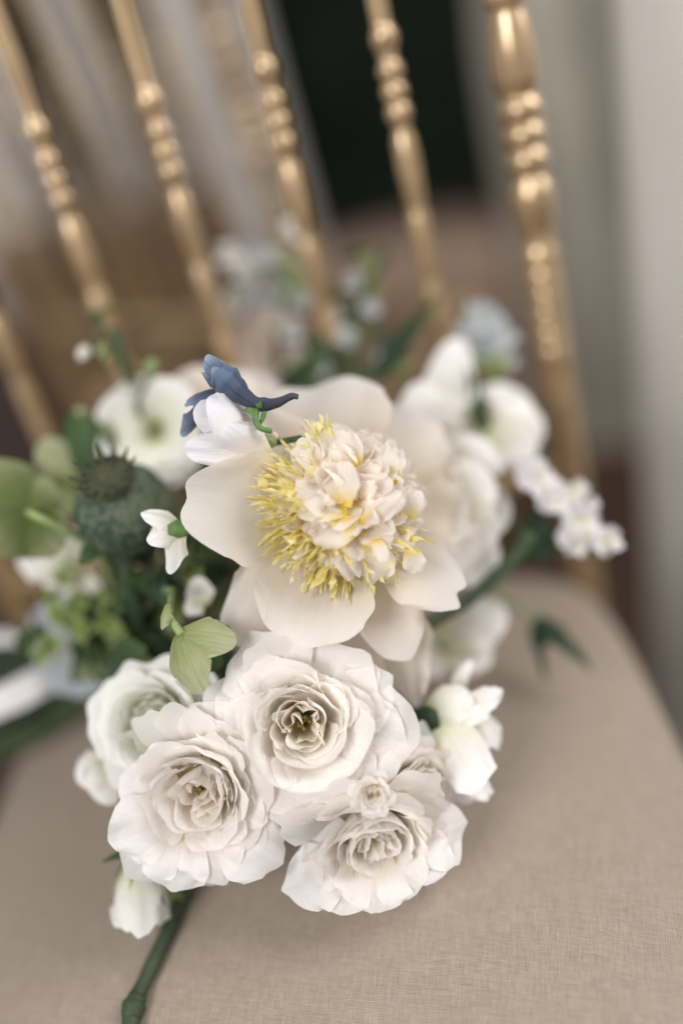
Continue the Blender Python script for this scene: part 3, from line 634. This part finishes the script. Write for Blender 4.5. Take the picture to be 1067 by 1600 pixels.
# ---- green hellebore bell below the peony, at left
hb = empty("hellebore_bell", A(282, 985, 40.6), "nodding pale green hellebore bell between the peony and the largest rose", "hellebore")
HC = A(280, 988, 41.0)
def hp(t, n_, W, mat=M_hell, b=(281, 990, 41.2), **kw): pp(hb, "sepal", b, t, n_, W, mat, **dict(dict(cup=-0.42, rnd=0.42, bend0=0.35, bend1=-0.9, ruf=0.02, bw=0.3, wmax=0.55), **kw))
hp((372, 1002, 40.9), (0.05, 0.5, 1), 1.15)
hp((312, 1088, 40.3), (-0.1, -0.1, 1), 1.2)
hp((266, 1062, 41.5), (-0.8, 0.0, 0.6), 0.9)
hp((350, 1050, 42.4), (0.5, -0.3, 0.6), 1.0, M_leaf)
hp((340, 1035, 43.0), (0.3, -0.3, 1), 1.1, M_leafdark)
tube("stem", hb, [A(284, 992, 41.2), A(272, 975, 41.4), A(264, 962, 42.2), A(262, 920, 46), HUB], [0.24, 0.2, 0.2, 0.25], M_stempale, 14, 8)
pp(hb, "bract", (262, 944, 41.4), (255, 986, 41.0), (-0.3, 0.1, 1), 0.34, M_hell, cup=-0.8, rnd=0.5, nv=9, nu=8, ruf=0.08)
pp(hb, "bract", (262, 946, 41.5), (268, 982, 41.3), (0.6, 0.1, 1), 0.2, M_hell, cup=0.5, rnd=0.8, nv=9, nu=8, ruf=0.08)

# ---- small side-on pale floret left of the peony
sf = empty("hellebore_floret", A(285, 830, 42.6), "small pale floret seen side on between the pod and the peony", "hellebore")
for (t, n_, W) in [((220, 798, 42.2), (0.1, 0.5, 1), 0.62), ((228, 845, 42.0), (0.0, 0.2, 1), 0.75), ((262, 898, 42.0), (-0.2, -0.1, 1), 0.62), ((232, 828, 43.2), (0.2, 0.6, 1), 0.7)]:
    pp(sf, "sepal", (286, 828, 42.6), t, n_, W, M_white, cup=-0.35, rnd=0.4, ruf=0.05, bend1=-0.8, wmax=0.7)
lathe("calyx", sf, [(0.1, -0.6), (0.42, -0.25), (0.5, 0.2), (0.28, 0.7)], A(284, 826, 42.5), face(-1, -0.1, 0.2), M_calyx, 12)
tube("stem", sf, [A(290, 826, 42.8), A(300, 850, 44), A(270, 920, 48), HUB], [0.2, 0.2, 0.25], M_stem, 12, 7)

# ---- large green hellebore at far left
lh = empty("green_hellebore", A(45, 805, 47), "broad green hellebore seen from behind at the left edge", "hellebore")
for (t, n_, W, mt) in [((-40, 730, 47.5), (0.1, 0.3, 1), 2.3, M_helldark), ((-20, 855, 47), (0.1, -0.2, 1), 2.1, M_helldark), ((98, 862, 46.5), (-0.1, -0.1, 1), 1.7, M_helldark), ((70, 745, 48), (0, 0.3, 1), 1.6, M_helldark)]:
    pp(lh, "sepal", (44, 806, 47.2), t, n_, W, mt, cup=-0.25, rnd=0.4, bw=0.3)
tube("stem", lh, [A(43, 800, 46.6), A(60, 808, 46.2), A(120, 838, 47), A(165, 880, 49), HUB], [0.2, 0.24, 0.26, 0.3], M_stempale, 14, 8)
pp(lh, "bract", (150, 842, 46.5), (128, 886, 46), (-0.2, 0.1, 1), 0.6, M_leaf, cup=-0.4, rnd=0.4)
# greenery behind, upper left
gf = empty("green_bract_flower", A(125, 730, 50), "ragged yellow green bracts behind the poppy pod", "hellebore")
for (b, t, n_, W, mt) in [((130, 760, 51), (60, 690, 50), (0.3, 0.3, 1), 1.5, M_hell), ((140, 760, 51), (128, 640, 50.5), (0, 0.2, 1), 1.6, M_leaf), ((140, 740, 51.2), (170, 655, 51), (-0.3, 0.2, 1), 1.3, M_helldark), ((120, 770, 50.5), (95, 800, 50), (0.2, 0, 1), 1.6, M_hell), ((110, 800, 51), (85, 700, 51), (0.2, 0.4, 1), 1.5, M_hell), ((130, 700, 51), (125, 635, 50.4), (0.1, 0.6, 1), 0.9, M_hell)]:
    pp(gf, "bract", b, t, n_, W, mt, ruf=0.07, cup=-0.3)
tube("stem", gf, [A(130, 765, 51), A(160, 860, 53), HUB], [0.3, 0.3], M_stem, 10, 7)

# ---- lisianthus with green eye
ls = empty("lisianthus", A(232, 690, 52), "open white lisianthus with a green eye above the poppy pod", "lisianthus")
lc = A(240, 668, 51.4)
for i, (dx, dy, W) in enumerate([(-95, -20, 2.7), (-45, -78, 2.7), (48, -70, 2.6), (78, 15, 2.5), (45, 88, 2.8), (-45, 98, 2.9)]):
    put_petal("petal", ls, lc + FW * 2.6, A(240 + dx, 668 + dy, 50.2 + 0.5 * (i % 2)), face(-dx / 110, dy / 110, 1), W, M_lisi, rng, cup=0.28, rnd=0.3, bw=0.3, nv=13, nu=13, ruf=0.07, bend0=0.55, bend1=-1.2)
lathe("ovary", ls, [(0.3, -0.2), (0.45, 0.2), (0.35, 0.8), (0.12, 1.2)], lc + FW * 2.5, face(0.1, -0.1, 1), M_stempale, 12)
add_stem(ls, lc + FW * 1.6, face(-0.1, 0.2, 1))
# sprig of buds rising in front of the spindle
bs = empty("bud_sprig", A(210, 610, 50), "thin green sprig with tiny buds rising against the second spindle", "sprig")
tube("stem", bs, [A(215, 650, 52), A(206, 600, 51), A(190, 555, 50), A(178, 510, 49.6)], [0.34, 0.32, 0.28, 0.2], M_stem, 14, 8)
tube("twig", bs, [A(205, 605, 51.5), A(160, 505, 50.5), A(148, 490, 50.5), A(182, 482, 50.5)], [0.16, 0.14, 0.12], M_stem, 12, 6)
tube("twig", bs, [A(158, 508, 50.6), A(150, 530, 50.6), A(135, 546, 50.6)], [0.13, 0.13], M_stem, 8, 6)
for (x, y, r_, mt) in [(131, 550, 0.36, M_white), (160, 545, 0.34, M_stempale), (236, 572, 0.42, M_stempale), (150, 494, 0.3, M_leaf), (168, 560, 0.25, M_stempale)]:
    V, f, uv = lathe_pts([(0.1 * r_, -1.3 * r_), (0.7 * r_, -0.9 * r_), (r_, 0), (0.8 * r_, 0.9 * r_), (0.1 * r_, 1.6 * r_)], A(x, y, 50.4), face(-0.4, -0.8, 0.3), 10); mesh_obj("bud", V, f, mt, bs, uv)
tube("twig", bs, [A(214, 628, 51.5), A(228, 596, 50.6), A(236, 572, 50.4)], [0.12, 0.12], M_stem, 8, 6)

# ---- drooping bud and loose stem at the bottom
db = empty("drooping_bud", A(209, 1342, 45.0), "greenish white bud hanging below the lower left rose, tip down", "rosebud")
for (b, t, n_, W, mt) in [((209, 1342, 45.2), (190, 1457, 43.8), (-0.6, 0, 1), 1.15, M_rosegreen), ((212, 1342, 45.0), (222, 1466, 43.5), (0.1, 0, 1), 1.25, M_rosegreen), ((216, 1342, 45.4), (256, 1447, 44.6), (0.8, 0, 0.7), 1.15, M_rosegreen), ((209, 1342, 45.8), (216, 1457, 45.4), (0, 0, -1), 1.1, M_rosegreen), ((206, 1342, 44.8), (182, 1442, 44.4), (-1, 0, 0.5), 0.7, M_rosegreen)]:
    pp(db, "petal", b, t, n_, W, mt, cup=-0.55, rnd=0.25, bw=0.55, wmax=0.5, bend0=0.35, bend1=-0.75, curl=0.5, ruf=0.05, rag=0.03)
for (t, n_) in [((152, 1352, 44.6), (-0.2, 0.6, 1)), ((262, 1432, 44.5), (0.8, 0.1, 0.7)), ((244, 1372, 44.2), (0.3, 0.2, 1)), ((184, 1382, 45.4), (-1, 0.1, 0.4))]:
    pp(db, "sepal", (209, 1328, 45.1), t, n_, 0.32, M_leaf, cup=-0.5, rnd=0.85, p=1.2, nv=9, nu=6)
tube("stem", db, [A(211, 1337, 45.2), A(236, 1310, 46.0), A(270, 1280, 46), HUB], [0.3, 0.26, 0.3], M_stem, 12, 8)
st = empty("loose_stem", A(290, 1392, 44), "dark green stem with a knobbly node lying on the cushion at bottom left", "stem")
Ps = []
for (x, y, d0) in [(340, 1285, 45.5), (310, 1345, 45.8), (287, 1400, 0), (262, 1455, 0), (235, 1515, 0), (213, 1562, 0), (206, 1585, 0), (202, 1640, 0), (190, 1700, 0)]:
    if d0: Ps.append(A(x, y, d0)); continue
    d = 40.0
    while True:                       # walk along the sight line down to the cloth
        q = at(x, y, d)
        if q[2] < seat_z(q[0], q[1]) + 0.5: break
        d += 0.05
    Ps.append(q)
tube("shoot", st, Ps, [0.56, 0.52, 0.47, 0.42, 0.41, 0.46, 0.52, 0.50], M_stemdark, 26, 14)
tube("node", st, [Ps[5] * 0.85 + Ps[4] * 0.15, Ps[5] * 0.45 + Ps[6] * 0.55, Ps[6] * 0.85 + Ps[7] * 0.15], [0.46, 0.66, 0.50], M_stemdark, 9, 14)
tube("side_shoot", st, [Ps[2], A(268, 1398, 45.6), A(258, 1420, 45.4)], [0.3, 0.22, 0.12], M_stempale, 8, 8)

# ---- white side bloom at right of the roses
sb_ = empty("side_bloom", A(660, 1130, 45), "half open white bloom drooping right of the largest rose", "flower")
for (b, t, n_, W, mt, kw) in [((664, 1118, 45), (738, 1088, 44.6), (0.1, 0.7, 1), 1.25, M_rosegreen, {}), ((690, 1128, 44.6), (752, 1232, 43.6), (0.05, 0.1, 1), 1.35, M_white, dict(bw=0.9, rnd=0.12, cup=-0.18, bend1=-0.5)),
        ((715, 1120, 45.2), (786, 1078, 44.6), (-0.5, 0.1, 1), 0.75, M_white, dict(cup=0.5, curl=0.5)), ((735, 1110, 45.4), (782, 1170, 45), (0.7, 0, 0.7), 1.0, M_white, {}), ((720, 1200, 44.8), (764, 1252, 44.4), (0.2, 0.4, 1), 0.7, M_white, dict(ruf=0.08)),
        ((668, 1130, 44.8), (688, 1212, 44.0), (-0.3, 0.1, 1), 0.7, M_rosegreen, {}), ((690, 1100, 45.4), (766, 1120, 44.4), (0, 0.5, 1), 0.9, M_white, {}), ((700, 1150, 45.6), (732, 1262, 45), (0.4, 0, 0.8), 1.1, M_white, {}), ((672, 1150, 44.6), (664, 1200, 44), (0, 0.2, 1), 0.6, M_white, {})]:
    pp(sb_, "petal", b, t, n_, W, mt, **dict(dict(cup=-0.3, rnd=0.28, bw=0.5, bend0=0.4, bend1=-0.8, ruf=0.06, rag=0.03, fr=2.6), **kw))
pp(sb_, "petal", (705, 1085, 46.5), (736, 1030, 46.5), (0.1, 0.3, 1), 0.5, M_white, rnd=0.5)
lathe("calyx", sb_, [(0.25, -0.9), (0.75, -0.4), (0.9, 0.3), (0.7, 0.9)], A(662, 1128, 45.2), face(1, 0.2, 0.2), M_leafdark, 12)
for t in [(640, 1160, 44.4), (635, 1108, 44.8), (672, 1165, 44.4)]: pp(sb_, "sepal", (664, 1125, 45), t, (0, 0.2, 1), 0.5, M_leafdark, rnd=0.7, p=1.4, nv=8, nu=7)
tube("stem", sb_, [A(655, 1130, 45.4), A(600, 1080, 48), A(400, 1010, 53), HUB], [0.35, 0.3, 0.3], M_stemdark, 14, 8)

# ---- sprig with white florets at right
sr = empty("white_floret_sprig", A(815, 860, 50), "green stemmed sprig topped with small white florets over the cushion at right", "sprig")
tube("stem", sr, [A(600, 1010, 47), A(668, 975, 47.5), A(740, 930, 48.5), A(800, 875, 49.5), A(828, 838, 50)], [0.42, 0.42, 0.42, 0.45, 0.7], M_stemdark, 20, 10)
for (t, n_, W) in [((880, 862, 50), (0, 0.3, 1), 0.75), ((886, 822, 50.4), (0.1, 0.2, 1), 0.7), ((842, 780, 50.4), (0.2, 0, 1), 0.6), ((865, 800, 49.6), (0, 0, 1), 0.55), ((812, 800, 50.6), (-0.2, 0.2, 1), 0.5)]:
    pp(sr, "bract", (818, 862, 50), t, n_, W, M_leafdark, rnd=0.7, p=1.4, cup=-0.3, nv=9, nu=7)
def floret(root, px, py, d, r_px, n_, cnt=5, mat=M_pea, W=None):
    c = A(px, py, d)
    for i in range(cnt):
        an = i * 6.283 / cnt + rng.uniform(-.3, .3)
        put_petal("petal", root, c, A(px + r_px * math.cos(an), py + r_px * math.sin(an) * 0.95, d - 0.35 + rng.uniform(-.4, .4)), face(n_[0] + rng.normal(0, .2), n_[1] + rng.normal(0, .2), n_[2]), W or r_px / 33 * 0.62, mat, rng, rnd=0.3, notch=0.1, rag=0.05, ruf=0.06, cup=0.2, nv=8, nu=8)
for (x, y, rr, nn) in [(822, 728, 20, (-.6, .4, 1)), (848, 752, 22, (.2, .6, .8)), (872, 786, 20, (-.2, .2, 1)), (892, 800, 22, (.5, .3, .8)), (916, 836, 20, (.7, 0, .6)), (890, 838, 22, (0, -.4, 1)), (920, 790, 18, (.6, .4, .6)), (834, 742, 30, (-0.3, 0.5, 1)), (858, 772, 32, (0, 0.3, 1)), (898, 770, 30, (0.2, 0.3, 1)), (908, 815, 34, (0.4, 0, 1)), (900, 850, 26, (0.4, -0.3, 1)), (949, 845, 26, (0.6, 0, 1))]: floret(sr, x, y, 49.8 + rng.uniform(-.7, .7), rr * rng.uniform(.8, 1.1), nn, int(rng.integers(5, 9)))
tube("twig", sr, [A(885, 862, 50), A(918, 860, 50), A(945, 848, 50)], [0.2, 0.16], M_leafdark, 7, 6)

# ---- leaf pair lying over the cushion at right
lp = empty("leaf_pair", A(838, 968, 54), "two narrow dark leaves joined at one point above the cushion at right", "leaf")
pp(lp, "leaf", (836, 966, 54), (926, 1052, 52.5), (0.2, 0.3, 1), 0.85, M_leafdark, rnd=0.75, p=1.5, cup=-0.2, bw=0.5, wmax=0.4, ruf=0.02)
pp(lp, "leaf", (836, 966, 54), (856, 1068, 53), (-0.5, 0.2, 0.8), 0.55, M_leafdark, rnd=0.8, p=1.4, cup=-0.2, bw=0.5, wmax=0.4, ruf=0.02)
tube("stem", lp, [A(838, 970, 54), A(780, 930, 55), A(660, 900, 56), HUB], [0.18, 0.2, 0.3], M_stempale, 12, 7)

# ---- blurred white blooms behind the peony, right
def loose_bloom(name, label, cat, items, mat, stem_from=None, seed=0, **kw):
    r = empty(name, A(*items[0][0]), label, cat)
    for (b, t, n_, W) in items: pp(r, "petal", b, t, n_, W, mat, **dict(dict(cup=0.25, ruf=0.06, rnd=0.35), **kw))
    add_stem(r, A(*items[0][0]), face(0.3, 0.3, 0.6), r=0.28)
    return r
loose_bloom("white_stock", "soft white bloom blurred directly right of the peony", "flower", [((690, 790, 50), (640, 720, 49), (0, .3, 1), 2.2), ((700, 790, 50), (768, 740, 49.5), (-.2, .2, 1), 2.2), ((700, 800, 49.6), (770, 860, 49), (-.3, 0, 1), 2.2), ((690, 810, 49.4), (700, 905, 48.6), (0, .1, 1), 2.2), ((680, 800, 49.2), (630, 840, 48.4), (.2, .1, 1), 1.8), ((700, 800, 48.8), (735, 800, 47.8), (.2, .2, 1), 1.4), ((700, 815, 48.6), (690, 850, 47.6), (0, .2, 1), 1.3), ((700, 760, 51), (660, 680, 51), (0, .3, 1), 2.0), ((720, 760, 51), (745, 680, 51), (0, .3, 1), 2.0), ((730, 800, 51), (800, 800, 50.5), (-.2, .2, 1), 1.9), ((720, 850, 50.5), (760, 910, 50), (-.1, 0, 1), 1.9), ((690, 850, 50), (660, 920, 49), (0, 0, 1), 1.7)], M_white)
loose_bloom("white_sweet_pea", "upright blurred white sweet pea with rounded petals right of the peony's top", "sweet pea", [((680, 700, 53), (650, 596, 52.5), (0.2, 0, 1), 2.1), ((690, 690, 53.4), (718, 528, 53), (-0.2, .2, 1), 1.7), ((690, 700, 53), (690, 640, 51.6), (0, .4, 1), 1.5), ((680, 710, 52.6), (625, 680, 52), (.3, 0, 1), 1.6)], M_white)
loose_bloom("white_sweet_pea", "large blurred white sweet pea in front of the thick gold post", "sweet pea", [((770, 690, 54), (838, 640, 54), (-.2, .1, 1), 2.2), ((770, 690, 54), (790, 600, 54.5), (0, .3, 1), 2.2), ((760, 680, 53.6), (840, 710, 53), (-.2, 0, 1), 1.6), ((760, 690, 53.4), (770, 735, 52.6), (.1, .2, 1), 2.2), ((750, 690, 53.4), (715, 690, 53), (.3, .2, 1), 1.5)], M_white)
pg = empty("green_tip", A(745, 650, 53), "short green leaf tip between the two blurred sweet peas", "leaf")
pp(pg, "leaf", (752, 668, 53.4), (726, 572, 52.4), (0.2, 0.1, 1), 0.7, M_leaf, rnd=0.7, p=1.5, bw=0.5)
pp(pg, "leaf", (760, 672, 53.2), (728, 630, 52.2), (0.2, 0.1, 1), 0.7, M_leaf, rnd=0.6, p=1.5, bw=0.5)
loose_bloom("fallen_petal_bloom", "white bloom resting low behind the peony's right petals near the green stem", "flower", [((690, 1010, 52), (790, 950, 52), (-.1, .4, 1), 1.9), ((690, 1020, 52), (770, 1030, 51.5), (0, .5, 1), 1.5), ((690, 1000, 52.4), (660, 1060, 51.6), (.1, .4, 1), 1.4)  ], M_white)
loose_bloom("cream_rose_back", "cream bloom peeking between the sweet pea and the lisianthus", "flower", [((330, 650, 53), (285, 580, 53), (0, .3, 1), 2.2), ((340, 650, 53.4), (370, 580, 54), (0, .3, 1), 2.6), ((360, 660, 53.4), (430, 600, 54), (-.2, .2, 1), 2.2), ((300, 660, 53), (260, 640, 53), (.3, 0, 1), 1.8)], M_guard)

# ---- blue flowers and leaves at the back
bp_ = empty("blue_delphinium", A(770, 590, 55.5), "pale blue delphinium blurred beside the thick gold post", "delphinium")
for (x, y, r_) in [(735, 520, 26), (762, 500, 30), (748, 490, 26), (785, 525, 26), (765, 545, 28), (742, 555, 24), (790, 560, 22)]: floret(bp_, x, y, 55.8, r_, (0, .3, 1), 5, M_paleblue)
for (x, y) in [(770, 585), (745, 580), (792, 575)]: pp(bp_, "leaf", (770, 600, 55.5), (x, y - 28, 55.2), (0, .2, 1), 0.5, M_leafbright, rnd=0.6, nv=7, nu=6)
tube("stem", bp_, [A(762, 520, 56.4), A(768, 590, 56), A(740, 680, 56), HUB], [0.25, 0.3, 0.3], M_stem, 12, 7)
bd = empty("blue_spray", A(500, 560, 58), "airy spray of tiny blue florets on green stems behind the peony", "spray")
for P_ in [[(470, 600, 57), (510, 520, 58), (525, 470, 58.5), (500, 420, 59)], [(480, 590, 57), (540, 520, 58), (580, 440, 59), (605, 390, 60)], [(440, 600, 57), (480, 560, 58), (540, 560, 58), (600, 585, 58)], [(510, 560, 58), (520, 500, 58), (560, 470, 59)]]:
    tube("stem", bd, [A(*q) for q in P_], [0.45, 0.38, 0.25], M_leaf, 12, 7)
for i in range(30):
    x, y = rng.uniform(430, 620), rng.uniform(400, 600); a_ = rng.uniform(0, 6.28)
    pp(bd, "leaf", (x, y, 58.4), (x + 60 * math.cos(a_), y - abs(50 * math.sin(a_)), 58.6), (0, .3, 1), 0.36, M_leafbright if i % 3 == 0 else M_leaf, rnd=0.7, p=1.4, nv=7, nu=5)
for (x, y) in [(550, 440), (540, 525), (470, 470), (500, 575), (580, 480), (600, 560), (520, 490), (455, 520)]: floret(bd, x, y, 57.4, 18, (0, .2, 1), 5, M_paleblue)
bq_ = empty("blue_delphinium", A(430, 520, 61), "pale blue and white delphinium cluster blurred between the third and fourth spindles", "delphinium")
for k in range(22):
    x, y = rng.normal(412, 38), rng.normal(448, 40); floret(bq_, x, y, 60.5 + rng.uniform(-1.5, 1.5), rng.uniform(18, 30), (rng.normal(0, .3), .3, 1), 5, [M_paleblue, M_white, M_paleblue, M_peach][k % 4])
tube("stem", bq_, [A(410, 420, 62), A(425, 500, 62), A(440, 600, 60), HUB], [0.25, 0.3, 0.3], M_stem, 12, 7)
loose_bloom("peach_rose", "blurred peach bloom below the pale blue cluster at the back", "rose", [((420, 540, 60), (375, 500, 60), (0, .3, 1), 2.4), ((430, 540, 60), (450, 490, 60.4), (0, .3, 1), 2.4), ((430, 550, 59.6), (480, 540, 59), (0, .2, 1), 2.2), ((420, 560, 59.4), (400, 600, 59), (0, .2, 1), 2.4), ((420, 550, 59), (430, 540, 58), (0, .2, 1), 1.8)], M_peach)
lf = empty("broad_leaf", A(600, 590, 54), "long dark green leaf arching up toward the fourth spindle", "leaf")
pp(lf, "leaf", (590, 590, 54.5), (690, 462, 54.5), (-0.3, 0.2, 1), 0.95, M_leafdark, rnd=0.8, p=1.3, bw=0.5, wmax=0.45, nv=15, cup=0.2)
tube("stem", lf, [A(592, 588, 54.5), A(520, 600, 54.5), A(440, 640, 54), HUB], [0.3, 0.3, 0.3], M_stemdark, 12, 7)

# ---- lower left: white and pale blue blooms, green florets, dark leaves, stems and ribbon
loose_bloom("white_petal_bloom", "white bloom peeking out under the broad green hellebore", "flower", [((110, 880, 52), (30, 860, 52), (0, .3, 1), 1.8), ((115, 885, 52), (70, 915, 51.5), (0, .2, 1), 1.7), ((120, 890, 52), (150, 960, 51.5), (0, .1, 1), 1.2), ((110, 870, 52.4), (130, 830, 52), (0, .2, 1), 1.6)], M_white)
loose_bloom("pale_blue_bloom", "pale blue white bloom at left between the green florets and the stems", "flower", [((120, 1010, 54), (50, 960, 53.6), (.1, .2, 1), 1.7), ((120, 1010, 54), (90, 1085, 53), (.1, .1, 1), 2.0), ((110, 1000, 54), (85, 920, 54), (.1, .2, 1), 1.7), ((130, 1030, 53.6), (140, 1090, 53), (0, .1, 1), 1.6), ((110, 1010, 53.4), (125, 1025, 52.4), (0, .2, 1), 0.7)], M_paleblue)
gfl = empty("green_floret_cluster", A(140, 970, 51), "cluster of small yellow green florets at left below the pod", "flower")
for i in range(26):
    x, y = rng.normal(115, 34), rng.normal(968, 26); floret(gfl, x, y, 50.0 + rng.uniform(-.6, 1.2), 20, (rng.normal(0, .3), .3, 1), 4, M_leafbright if i % 3 else M_leaf)
for i in range(12):
    x, y = rng.normal(150, 18), rng.uniform(1000, 1075); a_ = rng.uniform(0, 6.28)
    pp(gfl, "leaf", (150, 985, 51.5), (x, y, 50.8), (rng.normal(0, .3), .3, 1), 0.8, M_leaf if i % 2 else M_helldark, rnd=0.6, nv=7, nu=6)
tube("stem", gfl, [A(178, 1080, 50.6), A(184, 980, 50.8), A(182, 890, 51), A(190, 850, 51.5)], [0.32, 0.32, 0.3], M_stem, 12, 8)
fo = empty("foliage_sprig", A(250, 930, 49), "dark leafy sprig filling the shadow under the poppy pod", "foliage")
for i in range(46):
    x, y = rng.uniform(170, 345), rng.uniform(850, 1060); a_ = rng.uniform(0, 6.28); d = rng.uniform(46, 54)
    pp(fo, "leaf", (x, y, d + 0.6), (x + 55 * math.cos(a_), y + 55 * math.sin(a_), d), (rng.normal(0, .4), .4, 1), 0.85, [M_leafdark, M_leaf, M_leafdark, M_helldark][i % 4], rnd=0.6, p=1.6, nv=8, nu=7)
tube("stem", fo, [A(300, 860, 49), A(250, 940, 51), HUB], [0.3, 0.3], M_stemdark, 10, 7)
loose_bloom("white_gap_bloom", "small white petals glimpsed in the dark gap left of the peony", "flower", [((315, 940, 46.5), (290, 960, 46), (0, .2, 1), 0.6), ((318, 945, 46.5), (308, 900, 46), (0, .2, 1), 0.8), ((290, 880, 47), (278, 910, 46.6), (0, .2, 1), 0.5)], M_white)
loose_bloom("shaded_petal_bloom", "blurred white petals low behind the greenish double bloom at left", "flower", [((170, 1200, 46.5), (118, 1212, 46.4), (.1, .3, 1), 1.2), ((180, 1210, 46.4), (140, 1240, 46), (.1, .2, 1), 1.3)], M_white)

bu = empty("stem_bundle", BIND, "bundle of green stems running off the cushion at the left edge", "stems")
sd = nrm(ENDS - BIND)
for i in range(26):
    a_ = i * 2.4; rr = 2.7 * math.sqrt((i + .5) / 26); side = nrm(np.cross(sd, FW)); o_ = side * math.cos(a_) * rr * 1.5 + np.cross(side, sd) * math.sin(a_) * rr * 0.6
    tube("stem", bu, [HUB + o_ * 0.8, BIND + o_ * 0.95, (BIND + ENDS) / 2 + o_ * 1.1, ENDS + o_ * 1.5], [0.42, 0.42, 0.42], [M_stem, M_stemdark, M_stemdark][i % 3], 14, 8)
rb = empty("ribbon", BIND, "white ribbon with a loose tail lying across the bouquet stems at left", "ribbon")
wrng = np.random.default_rng(12)
side = nrm(np.cross(sd, FW)); oth = np.cross(side, sd)
def ribbon_strip(name, P, wdt, nrm_dir, seed_):
    C = catmull(P, 22); T = np.gradient(C, axis=0); T /= np.linalg.norm(T, axis=1)[:, None]
    u = np.linspace(-1, 1, 7); V = []; wv = Wob(np.random.default_rng(seed_), 4, 2.0)
    for k in range(22):
        sdir = nrm(np.cross(T[k], nrm_dir)); nn = np.cross(sdir, T[k])
        V.append(C[k] + np.outer(u * wdt * (1 + 0.06 * wv(k * .2, 0)), sdir) + np.outer(0.14 * wv(k * .15, u) + 0.1 * u * u, nn))
    V = np.concatenate(V); nn = nrm(nrm_dir); Q = V - nn * 0.04; f = gridF(22, 7)
    return mesh_obj(name, np.vstack([V, Q]), f + [tuple(i + len(V) for i in q[::-1]) for q in f], M_ribbon, rb)
ribbon_strip("tail", [A(112, 1050, 57), A(70, 1062, 55.5), A(20, 1088, 55), A(-60, 1122, 55.5), A(-160, 1160, 58)], 0.95, -FW, 1)
ribbon_strip("tail", [A(112, 1050, 57.4), A(60, 1000, 58), A(-40, 1010, 59), A(-150, 1060, 61)], 0.8, -FW * 0.6 + UP, 2)
V = []
for t in np.linspace(-1, 1, 7):
    an = np.linspace(0, 2 * np.pi, 30, endpoint=False); c = A(128, 1030, 58.5) + sd * t * 0.9
    V.append(c + side * (np.cos(an) * (2.9 + 0.08 * np.sin(5 * an)))[:, None] + oth * (np.sin(an) * 1.6)[:, None])
mesh_obj("wrap", np.concatenate(V), gridF(7, 30, True), M_ribbon, rb)

for o in bpy.data.objects:
    if 'org' in o: del o['org']
